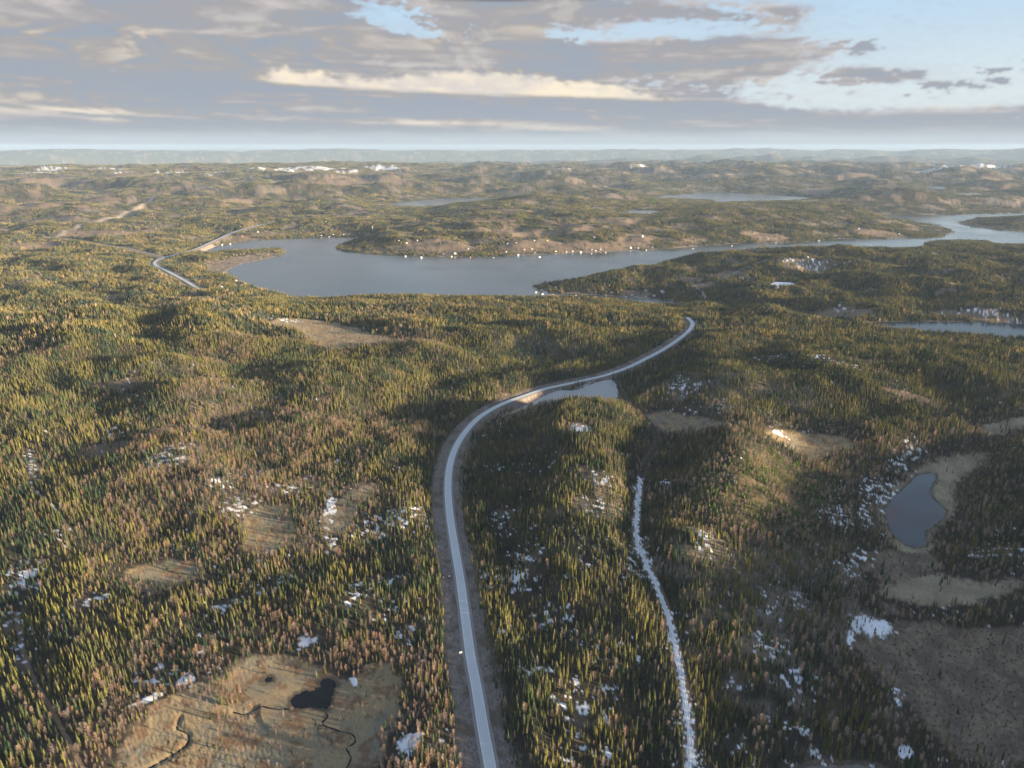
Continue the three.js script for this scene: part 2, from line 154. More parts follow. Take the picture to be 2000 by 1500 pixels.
const CLEARINGS = [[-2048,-3747,323.2,187.1],[-2210,-3294,213.2,188.4],[-3147,-4762,272.7,285.6],[-2984,-5188,223.0,309.7],[-4645,-7278,467.1,386.7],[-1104,-2783,60.2,106.1],[-329.0,-3292,213.7,138.9],[143.0,-3339,289.1,129.9],[429.5,-3342,217.0,107.1],[0.0,-3604,286.1,115.4],[291.3,-3738,134.8,134.4],[600.4,-3512,101.3,163.1],[-139.8,-3960,228.6,172.4],[561.6,-3977,172.1,122.4],[902.5,-3418,147.9,97.2],[1320,-3714,160.5,114.8],[1992,-3896,196.1,101.1],[-1404,-3723,134.1,130.7],[-1340,-3933,141.6,103.5],[240.9,-2206,191.0,102.8],[393.3,-2252,65.0,49.7],[684.3,-2367,68.3,51.4],[595.0,-2346,67.7,34.4],[983.5,-2395,103.7,87.4],[-1433,-6863,494.4,184.1],[-4380,-6851,293.3,242.5],[-4008,-6783,145.4,158.8],[-3545,-7301,627.2,266.5],[-379.1,-1458,63.2,69.1],[-617.2,-1071,46.9,21.6],[-476.2,-1082,70.8,36.9],[619.6,-1040,45.7,21.1],[617.4,-1209,35.2,22.8],[-525.9,-840.4,37.2,22.1],[-464.1,-892.0,32.7,16.7],[88.8,-883.1,25.5,22.2],[0.0,-1102,31.8,17.2],[400.4,-1155,33.5,26.0],[-249.0,-784.2,34.2,15.7],[845.3,-1796,91.0,54.0],[1170,-1767,102.6,46.9],[-182.6,-762.9,33.2,15.4],[-2251,-5743,288.8,204.2],[0.0,-4404,254.2,138.7],[2926,-6999,251.1,337.3],[4917,-9356,401.2,765.6],[3840,-8524,366.4,441.5],[-1530,-7345,634.9,369.4],[2343,-8442,485.9,404.4]];
const SNOW = [[4.9,-581.6,21.0,24.9],[15.4,-623.9,18.0,18.4],[-19.5,-584.0,12.6,21.2],[-11.4,-702.1,15.2,23.0],[69.2,-595.0,8.6,10.1],[-4.3,-501.4,18.1,16.3],[26.9,-526.2,15.2,14.1],[49.5,-528.9,7.6,14.3],[-70.9,-388.0,12.7,13.3],[-46.4,-391.9,5.7,9.0],[-123.5,-451.7,4.6,7.8],[-171.7,-496.8,14.6,8.9],[-255.7,-453.7,13.6,9.4],[-274.6,-431.2,11.5,8.9],[-282.7,-460.6,17.4,12.2],[-450.2,-573.9,13.1,10.4],[-452.3,-569.8,26.0,25.8],[309.9,-517.4,17.5,21.7],[282.4,-496.0,5.2,14.3],[287.1,-429.3,5.9,17.0],[270.0,-385.3,5.9,13.5],[246.6,-373.8,7.2,3.6],[91.7,-877.7,13.9,20.2],[-206.9,-737.0,7.5,41.8],[-202.0,-692.8,10.1,21.5],[106.1,-737.2,12.8,20.0],[101.0,-744.9,16.1,19.7],[89.9,-695.1,20.1,19.1],[184.9,-774.4,12.4,13.5],[198.3,-635.9,13.9,18.0],[127.4,-616.2,17.9,36.8],[114.4,-598.1,13.0,35.1],[260.5,-550.9,8.2,20.7],[330.6,-602.6,13.4,28.3],[354.7,-621.7,11.6,20.1],[535.8,-876.1,18.1,37.4],[508.3,-848.7,18.8,42.5],[442.6,-768.5,28.4,56.2],[569.9,-1163,38.1,29.5],[538.4,-1194,26.0,28.1],[281.7,-1085,31.4,28.4],[271.4,-1114,24.2,23.3],[319.9,-1017,18.4,40.9],[369.4,-913.7,16.6,15.3],[384.3,-956.4,11.1,24.6],[252.4,-739.5,11.8,5.6],[361.3,-696.8,20.6,28.9],[392.8,-702.8,12.5,38.1],[-340.3,-747.3,16.4,19.4],[-303.6,-710.7,20.8,22.4],[-426.6,-808.0,35.6,35.2],[-542.9,-884.9,13.0,20.7],[-260.3,-758.8,33.2,17.3],[-326.0,-791.6,28.9,21.2],[-190.1,-643.7,14.1,11.4],[-124.4,-697.8,20.2,26.7],[-144.6,-684.7,19.9,25.5],[-109.2,-711.6,15.4,23.3],[-144.6,-575.3,16.7,16.0],[-91.7,-508.9,11.1,16.2],[-139.9,-552.4,16.1,18.1],[-117.0,-583.2,16.9,16.6],[-214.7,-584.1,17.1,11.5],[-226.8,-561.1,12.4,7.7],[-256.1,-538.7,12.0,10.4],[-374.1,-538.9,16.3,11.0],[-410.3,-490.3,5.3,42.2],[-434.3,-520.7,8.0,30.4],[-592.5,-803.5,4.8,39.0],[-585.5,-790.3,8.2,60.7],[34.4,-374.2,13.5,8.3],[52.5,-419.2,18.2,14.9],[66.9,-414.3,12.0,12.7],[50.5,-439.7,12.7,10.6],[73.9,-439.7,9.6,8.6],[34.1,-424.5,9.2,8.0],[99.0,-474.1,6.9,12.3],[65.9,-378.0,11.0,8.5],[20.0,-457.1,13.2,11.3],[46.2,-391.2,8.5,13.4],[222.1,-451.0,16.8,23.8],[210.0,-485.5,21.5,20.3],[174.2,-450.1,13.3,11.6],[200.9,-405.1,18.2,14.8],[182.4,-374.2,11.2,5.2],[155.0,-386.2,11.4,9.0],[229.0,-527.5,11.7,15.8],[208.9,-379.6,17.2,7.2],[192.4,-612.2,13.4,16.3],[-20.4,-465.5,6.7,35.1],[1028,-2421,104.8,109.8],[994.7,-2471,124.7,152.4],[858.9,-1827,52.9,54.8],[1208,-1764,115.3,51.5],[498.5,-621.6,28.3,15.5],[481.2,-625.7,18.9,11.3],[-509.7,-1570,34.1,17.6],[750.5,-2305,33.3,39.9],[464.2,-1239,35.9,28.3],[-975.2,-1341,29.3,24.1]];
const HIGH_SNOW = [[-5179,-7963,340.3,142.2],[-5182,-8330,178.1,151.8],[-4506,-8250,235.7,139.4],[-4166,-8030,172.2,118.2],[-3792,-8185,234.4,125.8],[-3213,-8007,229.7,141.0],[-3193,-8400,180.8,134.5],[-2811,-8472,365.1,180.5],[-2525,-8918,384.8,227.8],[-2203,-8858,255.0,197.8],[-1893,-9139,329.1,203.7],[-1587,-9192,331.2,174.5],[-1837,-8296,179.2,104.1],[-1445,-8704,188.2,107.1],[-2227,-8043,231.4,132.3],[5648,-9848,421.6,482.8],[6895,-11091,474.2,1567],[1815,-10507,151.4,263.3],[678.6,-9810,141.5,193.8]];
const DRIFTS = [[310.6,-518.8,17.1,18.7],[91.7,-877.7,13.9,14.8],[3.9,-583.4,12.6,10.8],[-70.9,-388.0,8.4,8.0],[-255.7,-452.0,8.2,5.3],[-274.6,-431.2,5.9,3.9],[271.8,-386.7,5.1,8.7],[283.9,-499.3,3.0,11.6],[-122.7,-451.7,3.0,5.0],[-171.5,-496.2,8.7,3.8],[195.3,-634.5,9.2,11.5],[-205.7,-719.8,4.2,22.9],[368.7,-911.8,9.3,7.7],[-452.4,-573.7,10.5,6.9]];
const HOUSES = {"peninsula":[[-394.4,-3092],[-181.7,-3089],[-254.8,-3178],[-163.4,-3371],[-199.5,-3245],[-469.5,-3137],[-264.6,-3131],[-533.8,-3389],[-492.5,-3352],[-251.8,-3397],[-304.9,-3180],[-446.0,-3383],[-21.6,-3370],[19.2,-3364],[-72.0,-3247],[-27.8,-3235],[89.4,-3290],[104.4,-3406],[104.2,-3235],[167.8,-3413],[225.7,-3405],[198.6,-3269],[247.3,-3264],[276.8,-3282],[312.4,-3261],[369.3,-3315],[385.2,-3309],[410.9,-3326],[395.9,-3477],[426.7,-3261],[557.7,-3381],[645.2,-3569],[667.5,-3412],[593.8,-3379],[25.0,-3173],[56.1,-3271]],"shade":[[-973.9,-3929],[-916.9,-3924],[-888.8,-3949],[-838.2,-3964],[-777.5,-3912],[-1141,-3868],[-1067,-3869],[-981.6,-3868],[-832.3,-3866],[-1031,-3900]],"north":[[-1214,-4204],[-1271,-4106],[-1096,-4270],[-1424,-3794],[-1394,-3954],[-1430,-3537],[-1400,-3565],[-1377,-4031]],"near":[[-965.4,-2341],[-927.7,-2275],[-985.5,-2523],[-934.1,-2427]],"village":[[78.8,-2305],[97.0,-2344],[95.9,-2274],[113.5,-2368],[146.3,-2371],[131.2,-2254],[178.3,-2185],[204.7,-2252],[223.6,-2227],[233.4,-2196],[273.1,-2293],[263.6,-2208],[299.2,-2248],[321.9,-2283],[345.4,-2227],[362.0,-2219],[385.7,-2256],[435.0,-2283],[426.1,-2232],[452.8,-2235],[395.7,-2226],[249.0,-2177],[484.3,-2262],[516.0,-2133]],"east":[[1070,-3490],[1269,-3722],[1313,-3692],[1327,-3610],[857.5,-3393],[625.0,-3337]],"point":[[1906,-3979],[1935,-3918],[1985,-3906],[2023,-3891],[2109,-3997],[2101,-3913],[1730,-3806],[1578,-3698]],"hill":[[725.5,-2130],[783.1,-2082]]};
const BOATS = [[120.8,-3117],[-180.7,-3109],[-80.1,-3101],[357.7,-3221]];
const SIGNS = [[-41.7,-479.8],[-59.9,-588.3],[-65.6,-586.4]];
const MAST = [[-759.4,-3935]];
const STREAMS = [[[-140.0,-424.9],[-134.9,-416.9],[-138.0,-411.2],[-128.6,-406.0],[-113.6,-401.4],[-109.8,-393.9],[-115.2,-388.9],[-109.9,-380.8],[-113.0,-366.8]],[[-242.3,-416.1],[-240.3,-406.6],[-229.7,-400.5],[-226.9,-392.3],[-232.7,-383.2],[-241.4,-373.6],[-250.2,-365.1]],[[-163.0,-425.4],[-174.8,-424.4],[-189.1,-427.2],[-196.4,-421.0],[-206.4,-422.7]]];
// ---------------------------------------------------------------- lines and areas on the map (metres, x to the right, -z ahead)
class Line {
  constructor(pts, closed = false, spacing = 8, warp = 0) {
    const curve = new THREE.CatmullRomCurve3(pts.map(([x, z]) => new THREE.Vector3(x, 0, z)), closed, 'centripetal');
    const n = Math.max(pts.length * 2, Math.min(600, Math.ceil(curve.getLength() / spacing)));
    this.p = curve.getSpacedPoints(n).map((v) => [v.x, v.z]);
    if (closed) this.p.pop();
    this.closed = closed;
    this.warp = warp;
    this.x0 = Math.min(...this.p.map((q) => q[0])); this.x1 = Math.max(...this.p.map((q) => q[0]));
    this.z0 = Math.min(...this.p.map((q) => q[1])); this.z1 = Math.max(...this.p.map((q) => q[1]));
    this.at = 0; this.t = 0;
  }
  dist(x, z, reach = 120) {                              // signed inside for areas; 1e6 beyond reach
    if (x < this.x0 - reach || x > this.x1 + reach || z < this.z0 - reach || z > this.z1 + reach) return 1e6;
    const p = this.p, n = p.length;
    let best = 1e12, inside = false;
    for (let i = 0, m = this.closed ? n : n - 1; i < m; i++) {
      const a = p[i], b = p[i + 1 === n ? 0 : i + 1], ex = b[0] - a[0], ez = b[1] - a[1], px = x - a[0], pz = z - a[1];
      let t = (px * ex + pz * ez) / (ex * ex + ez * ez + 1e-9); t = t < 0 ? 0 : t > 1 ? 1 : t;
      const qx = px - ex * t, qz = pz - ez * t, d = qx * qx + qz * qz;
      if (d < best) { best = d; this.at = i; this.t = t; this.side = ex * pz - ez * px; }
      if (this.closed && (a[1] > z) !== (b[1] > z) && x < ex * (z - a[1]) / ez + a[0]) inside = !inside;
    }
    best = Math.sqrt(best);
    if (this.warp) best = inside ? -best : best, best += this.warp * (nA(x / (this.warp * 5), z / (this.warp * 5)) + 0.5 * nB(x / (this.warp * 1.7), z / (this.warp * 1.7)));
    else if (inside) best = -best;
    return best;
  }
}
const road = new Line(ROAD, false, 7), trail = new Line(TRAIL, false, 6), creek = new Line(CREEK, false, 10);
const farRoads = [new Line(HIGHWAY, false, 30), new Line(SIDE_ROAD, false, 40), new Line(HILL_TRACK, false, 25)];
const streams = STREAMS.map((l) => new Line(l, false, 3)), cutline = new Line(CUTLINE, false, 60), tracks = [new Line(LEFT_TRACK, false, 10), new Line(GAP_TRACK, false, 10)];
const waters = [
  ['lake', LAKE, -57, 6], ['roadside_pond', POND_ROAD, -6, 1.5], ['hill_pond', POND_EAST, -15, 3], ['marsh_pond', POND_RIGHT, -5, 1.5], ['bog_pond', POND_BOG, -5, 0.8], ['bog_pool', POND_SMALL, -5, 0.4],
  ['distant_lake', POND_FAR_A, -17, 14], ['distant_lake_001', POND_FAR_B, -22, 18], ['distant_pond', POND_FAR_C, 30, 10], ['distant_pond_001', POND_FAR_D, 15, 10], ['frozen_pond', POND_ICE, -8, 3], ['ridge_pond', POND_MID, 20, 8], ['edge_pond', POND_EDGE, -4.6, 1.2],
].map(([name, pts, level, warp]) => ({ name, level, warp, line: new Line(pts, true, level === -57 ? 45 : warp > 7 ? 40 : 7, warp), reach: level === -57 ? 700 : warp > 7 ? 600 : 30 }));
const bogs = Object.entries(BOGS).map(([key, pts]) => ({ key, line: new Line(pts, true, key === 'J' ? 30 : 9, key === 'J' || key === 'C' ? 9 : 4) }));

// ---------------------------------------------------------------- terrain: a smooth surface through surveyed points, then hummocks
const logPolar = (x, z) => [Math.atan2(x, -z), 0.5 * Math.log(Math.max(Math.hypot(x, z), 150))];
const surveyed = (() => {
  const n = CONTROL.length, U = CONTROL.map(([x, z]) => logPolar(x, z)), N = n + 3, A = [];
  const ker = (d2) => 0.5 * d2 * Math.log(d2 + 1e-9);
  for (let i = 0; i < N; i++) { const r = new Float64Array(N + 1); A.push(r); }
  for (let i = 0; i < n; i++) {
    for (let j = 0; j < n; j++) A[i][j] = ker((U[i][0] - U[j][0]) ** 2 + (U[i][1] - U[j][1]) ** 2);
    A[i][i] += 2e-4; A[i][n] = A[n][i] = 1; A[i][n + 1] = A[n + 1][i] = U[i][0]; A[i][n + 2] = A[n + 2][i] = U[i][1]; A[i][N] = CONTROL[i][2];
  }
  for (let c = 0; c < N; c++) {
    let p = c; for (let r = c + 1; r < N; r++) if (Math.abs(A[r][c]) > Math.abs(A[p][c])) p = r;
    [A[c], A[p]] = [A[p], A[c]];
    for (let r = c + 1; r < N; r++) { const f = A[r][c] / A[c][c]; if (f) for (let k = c; k <= N; k++) A[r][k] -= f * A[c][k]; }
  }
  const w = new Float64Array(N);
  for (let r = N - 1; r >= 0; r--) { let s = A[r][N]; for (let k = r + 1; k < N; k++) s -= A[r][k] * w[k]; w[r] = s / A[r][r]; }
  return (u, v) => { let s = w[n] + w[n + 1] * u + w[n + 2] * v; for (let i = 0; i < n; i++) { const a = u - U[i][0], b = v - U[i][1], d = a * a + b * b; s += w[i] * 0.5 * d * Math.log(d + 1e-9); } return clamp(s, -60, 440); };
})();
const GU = 640, GV = 400, V0 = 0.5 * Math.log(150), V1 = 0.5 * Math.log(70000), grid = new Float32Array((GU + 1) * (GV + 1));
for (let j = 0; j <= GV; j++) for (let i = 0; i <= GU; i++) grid[j * (GU + 1) + i] = surveyed(-Math.PI + i / GU * 2 * Math.PI, V0 + j / GV * (V1 - V0));
const cubic = (a, b, c, d, t) => b + 0.5 * t * (c - a + t * (2 * a - 5 * b + 4 * c - d + t * (3 * (b - c) + d - a)));
function smoothLand(x, z) {
  const [u, v] = logPolar(x, z), fx = (u + Math.PI) / (2 * Math.PI) * GU, fy = clamp((v - V0) / (V1 - V0), 0, 0.9999) * GV, i = Math.floor(fx), j = Math.floor(fy), tx = fx - i, ty = fy - j;
  const col = (k) => { const r = clamp(j + k, 0, GV) * (GU + 1), g = (m) => grid[r + (i + m + GU) % GU]; return cubic(g(-1), g(0), g(1), g(2), tx); };
  return cubic(col(-1), col(0), col(1), col(2), ty);
}
for (const l of [road, trail, ...farRoads]) {            // a graded profile for each road
  let y = l.p.map(([x, z]) => smoothLand(x, z));
  for (let k = 0; k < 12; k++) y = y.map((v, i) => (y[Math.max(i - 1, 0)] + v * 2 + y[Math.min(i + 1, y.length - 1)]) / 4);
  l.y = y;
  l.height = () => mix(l.y[l.at], l.y[Math.min(l.at + 1, l.y.length - 1)], l.t);
}
const blobAt = (list, x, z, reach = 1) => {              // how deep inside the nearest of some ellipses, 1 at a centre
  let best = 0;
  for (const o of list) {
    const dx = x - o[0], dz = z - o[1], m = Math.max(o[2], o[3]) * 1.5 * reach;
    if (dx > m || dx < -m || dz > m || dz < -m) continue;
    const R = o[4] ?? (o[4] = Math.hypot(o[0], o[1])), rx = o[0] / R, rz = o[1] / R, r = (dx * rx + dz * rz) / o[3], t = (dz * rx - dx * rz) / o[2], q = 1 - (r * r + t * t) / (reach * reach);
    if (q > best) best = q;
  }
  return best;
};
const VALES = [[-0.18, -0.01, 4600, 6300], [0.19, 0.40, 4700, 8200], [0.47, 0.60, 4200, 5700]];
/** What is at a place: its height and what covers it. */
function site(x, z) {
  const r = Math.hypot(x, z);
  const A = Math.atan2(x, -z);
  let h = smoothLand(x, z), dW = 1e6, water = null;
  for (const w of waters) { const d = w.line.dist(x, z, w.reach); if (d < dW) { dW = d; water = w; } }
  let dB = 1e6, bog = null;
  if (r < 4200) for (const b of bogs) { const d = b.line.dist(x, z, 60); if (d < dB) { dB = d; bog = b.key; } }
  const dR = r < 1900 ? road.dist(x, z, 60) : 1e6, roadY = dR < 1e5 ? road.height() : 0, roadSide = dR < 1e5 ? Math.sign(road.side) : 0;
  const dT = r < 1000 ? trail.dist(x, z, 40) : 1e6, trailY = dT < 1e5 ? trail.height() : 0;
  let dF = 1e6, farY = 0, hillTrack = false;
  if (r > 1800 && r < 5200) for (const l of farRoads) { const d = l.dist(x, z, 80); if (d < dF) { dF = d; farY = l.height(); hillTrack = l === farRoads[2]; } }
  let vale = 1;                                          // open low ground this side of the distant lakes
  for (const [a0, a1, r0, r1] of VALES) vale = Math.min(vale, 1 - 0.85 * step(a0 - 0.05, a0, A) * step(a1 + 0.05, a1, A) * step(r0 - 500, r0, r) * step(r1 + 500, r1, r));
  const calm = vale * Math.min(step(-5, water && water.warp > 7 ? 700 : water && water.level === -57 ? mix(260, 800, step(4800, 5600, r)) : 90, dW), step(-5, 60, dB), step(10, 70, dR), step(3, 30, dT), step(5, 60, dF));
  const lip = 1 - 0.8 * step(1500, 1750, r) * step(2350, 2150, r) * step(-0.42, -0.36, Math.atan2(x, -z)) * step(0.30, 0.22, Math.atan2(x, -z)) - 0.75 * step(1250, 1400, r) * step(1950, 1750, r) * step(0.34, 0.42, Math.atan2(x, -z));
  const away = step(3000, 7500, r), plain = step(15000, 19000, r);
  // hummocks: small near, broad hills far off
  h += calm * lip * (1 - away) * ((12 + 5 * step(850, 1200, r)) * nA(x / 260, z / 210) + 3.4 * nB(x / 85, z / 75)) + (0.35 + 0.65 * calm) * (1 - away) * 0.5 * nC(x / 23, z / 23);
  if (away > 0) h += calm * away * (1 - plain) * (1 - 0.55 * step(7000, 9500, r) * step(-0.02, -0.12, Math.atan2(x, -z))) * (72 * nA(x / 1400 + 3, z / 1000) + 36 * nB(x / 640, z / 430) + 11 * nC(x / 210, z / 210));
  if (plain > 0) {
    const az = Math.atan2(x, -z);
    const front = 1 - ((r - 27500) / 2600) ** 2;
    if (front > 0) h += (425 + 42 * nA(az * 3, 1) + 38 * nB(az * 9, 4) + 18 * nC(az * 28, 2) + 14 * nD(x / 900, z / 900) + 30 * az) * Math.sqrt(front);
    const mid = 1 - ((r - 20500) / 2200) ** 2;
    if (mid > 0) h += (0.35 + 0.65 * step(-0.15, 0.35, az + 0.15 * nB(az * 5, 9))) * (205 + 70 * nC(az * 9, 3) + 40 * nA(az * 23, 6) + 16 * nD(x / 700, z / 700)) * Math.sqrt(mid);
    h += 18 * nC(x / 2600, z / 2600);
  }
  if (r > 2100) h = Math.max(h, -55.5);
  if (dB < 30) h = mix(h - 0.8 * step(4, -8, dB) + 0.22 * nC(x / 4.2, z / 4.2) + 0.16 * nD(x / 1.9, z / 2.6), h, step(0, 30, dB));
  if (bog === 'A' && dB < 0) for (const l of streams) { const d = l.dist(x, z, 6); if (d < 3) h -= 0.9 * step(3, 0.6, d); }
  if (water) {
    const soft = water.level === -57 ? mix(150, 650, step(4800, 5600, r)) : water.reach * 0.75;
    if (dW <= 0) h = water.level - 0.15 - Math.min(3, -dW * 0.07);
    else h = mix(water.level + 0.12 + dW * 0.012, Math.max(h, water.level + 0.3 - (water.reach > 100 ? 80 * step(soft * 0.5, water.reach, dW) : 7 * step(soft, water.reach, dW))), step(0, soft, dW));
  }
  if (dR < 45) {
    // embankment, ditch, then the cleared verge
    const bed = roadY - 0.45 - step(5, 10, dR) * 1.3 + step(10, 13, dR) * 0.7;
    if (roadSide > 0 && r < 820) h += 3.5 * step(14, 30, dR) * step(45, 34, dR);
    h = mix(bed, h, Math.max(step(11, 36, dR), step(12, 0, dW) * step(6.5, 11, dR)));
  }
  if (dT < 20) h = mix(trailY - 0.15 + 0.15 * nC(x / 5, z / 5), h, step(3, 18, dT));
  if (dF < 40) h = mix(farY - 0.6, h, step(8, 40, dF));
  return { r, h, dW, water, dB, bog, dR, roadSide, dT, dF, hillTrack };
}
const height = (x, z) => site(x, z).h;
/** Share of ground under trees, share of bare larch and birch among them, and old snow, at a place already looked up. */
function cover(x, z, s) {
  const { r, dW, dB, dR, dT, dF, bog, roadSide, hillTrack } = s;
  const spot = nB(x / 60 + 9, z / 60), wide = nA(x / 420 - 4, z / 420), fine = nC(x / 9, z / 9);
  const clear = blobAt(CLEARINGS, x, z), blob = blobAt(SNOW, x, z, 1.45), hs = r > 5000 ? blobAt(HIGH_SNOW, x, z, 1.3) : 0;
  let snow = 0;
  if (r < 3200) {
    const grain = 0.62 * nC(x / 13, z / 13) + 0.36 * nD(x / 5.2, z / 5.2) + 0.2 * nA(x / 2.4, z / 2.4);
    snow = step(-0.08, 0.2, grain - (r > 1800 ? 1.02 : 0.92) + 0.74 * blob) * (blob > 0 ? 1 : 0);
    const drift = r < 1800 ? blobAt(DRIFTS, x, z, 1.2) : 0;
    if (drift > 0) snow = Math.max(snow, step(-0.1, 0.15, grain * 0.5 - 0.36 + 0.85 * drift));
    if (!snow && r < 1300 && dR > 22 && dB > 0) snow = step(0.80, 0.9, grain + 0.4 * nB(x / 130 + 2, z / 130)) * (wide < 0.5 ? 1 : 0);
  } else if (hs > 0) snow = 0.85 * step(0.45, 0.75, hs * 0.7 + 0.5 * nC(x / 190, z / 40) + 0.42 * nD(x / 70, z / 26));
  let forest = 0.95 + 0.55 * Math.min(0, spot + 0.2) + 0.3 * Math.min(0, fine + 0.35) + 0.08 * wide;
  forest *= 1 - (r > 1900 ? 0.95 : 0.72) * step(0.05, 0.6, clear + 0.35 * spot) * (clear > 0 ? 1 : 0);
  forest *= 1 - 0.42 * step(0.1, 0.7, blob);
  if (r > 2300) { const gap = fbm(nD, x / 210 + 5, z / 210, 3); forest *= 1 - 0.75 * step(0.12, 0.42, gap + (r > 2900 && r < 4700 && Math.abs(x - 100) < 900 ? 0.34 : r > 4700 ? 0.14 : 0)); }
  if (r > 5500) forest *= 1 - 0.85 * step(0.1, 0.6, hs);
  let larch = 0.05 + 0.06 * step(0, 0.5, nD(x / 900, z / 900)) + 0.4 * step(0.12, 0.7, wide + 0.6 * spot) * (0.25 + 0.75 * step(60, -120, x));
  larch += 0.3 * step(70, 5, dB) + 0.25 * step(0.1, 0.7, clear);
  if (dB < 12) forest *= mix(bog === 'M' ? 0.55 + 0.6 * step(-0.35, 0.1, spot) : bog === 'K' || bog === 'N' || bog === 'B' ? 0.12 + 0.3 * step(0, 0.5, spot) : bog === 'J' ? 0.42 : bog === 'G' || bog === 'O' ? 0.08 : 0.02 + (bog === 'A' && x < -150 && z < -425 ? 0.55 : 0.18) * step(0.1, 0.45, spot), 1, step(-6, 12, dB));
  if (dW < 6) forest *= step(1, 6, dW);
  if (dR < 48 && roadSide > 0 && r < 800) forest = Math.max(forest, 1.12);
  if (dR < 30) forest *= roadSide > 0 ? step(13, 16, dR) : step(17, 21, dR);
  if (dT < 12) forest *= step(3.5, 6.5, dT);
  if (dT > 2 && dT < 16 && r < 1000) snow = Math.max(snow, step(0.35, 0.6, 0.75 * nD(x / 4.4, z / 4.4) + 0.6 * nB(x / 40, z / 40) - dT * 0.045));
  if (dF < 34) forest *= hillTrack ? step(4, 12, dF) : step(20, 32, dF);
  let dC = 1e6;
  if (r < 1400) { dC = creek.dist(x, z, 30); if (dC < 15) forest *= step(2, 9, dC); for (const [k, t] of tracks.entries()) { const d = t.dist(x, z, 20); if (d < 8) { forest *= step(0.6, 2.6, d); if (k && d < 1.3) snow = Math.max(snow, step(0.25, 0.5, nC(x / 14, z / 14))); } } }
  let cut = 1e6;
  if (r > 2500 && r < 9000) { cut = cutline.dist(x, z, 80); if (cut < 60) forest *= step(28, 50, cut); }
  return { forest: clamp(forest, 0, 1.12), larch: clamp(larch, 0, 0.75), snow, clear, dC, cut, spot, wide };
}
// ---------------------------------------------------------------- procedural grain
function noiseTexture(size, f, seed, repeat, color = true) {
  const n = createNoise2D(mulberry(seed)), d = new Uint8Array(size * size * 4), T = 2 * Math.PI;
  const n4 = (u, v, k, q) => {                          // seamless: blend of the shifted copies
    const a = n(u * k + q, v * k), b = n((u - 1) * k + q, v * k), c = n(u * k + q, (v - 1) * k), e = n((u - 1) * k + q, (v - 1) * k), wu = u, wv = v;
    return (a * (1 - wu) + b * wu) * (1 - wv) + (c * (1 - wu) + e * wu) * wv;
  };
  for (let y = 0; y < size; y++) for (let x = 0; x < size; x++) {
    const c = f((k, q) => n4(x / size, y / size, k, q)), i = (y * size + x) * 4;
    for (let m = 0; m < 3; m++) d[i + m] = clamp(Array.isArray(c) ? c[m] : c) * 255;
    d[i + 3] = 255;
  }
  const t = new THREE.DataTexture(d, size, size);
  t.wrapS = t.wrapT = THREE.RepeatWrapping; t.magFilter = THREE.LinearFilter; t.minFilter = THREE.LinearMipmapLinearFilter; t.repeat.set(repeat, repeat); t.needsUpdate = true;
  if (color) t.colorSpace = THREE.NoColorSpace;
  return t;
}
const soilGrain = noiseTexture(512, (n) => { const g = 0.74 + 0.17 * n(28, 0) + 0.17 * n(70, 5) + 0.12 * n(150, 9), h = 0.05 * n(12, 3); return [g + h, g, g - h]; }, 5, 1 / 38);
const soilBump = noiseTexture(512, (n) => 0.5 + 0.25 * n(40, 1) + 0.2 * n(90, 2) + 0.15 * n(170, 4), 6, 1 / 30, false);
const std = (name, rgb, rough = 0.95, more = {}) => { const m = new THREE.MeshPhysicalMaterial({ roughness: rough, specularIntensity: rough > 0.88 ? 0.12 : 1, ...more }); m.color.setRGB(...rgb); m.name = name; return m; };
const structure = (o, label) => { o.userData.kind = 'structure'; if (label) o.userData.label = label; o.receiveShadow = o.castShadow = true; scene.add(o); return o; };

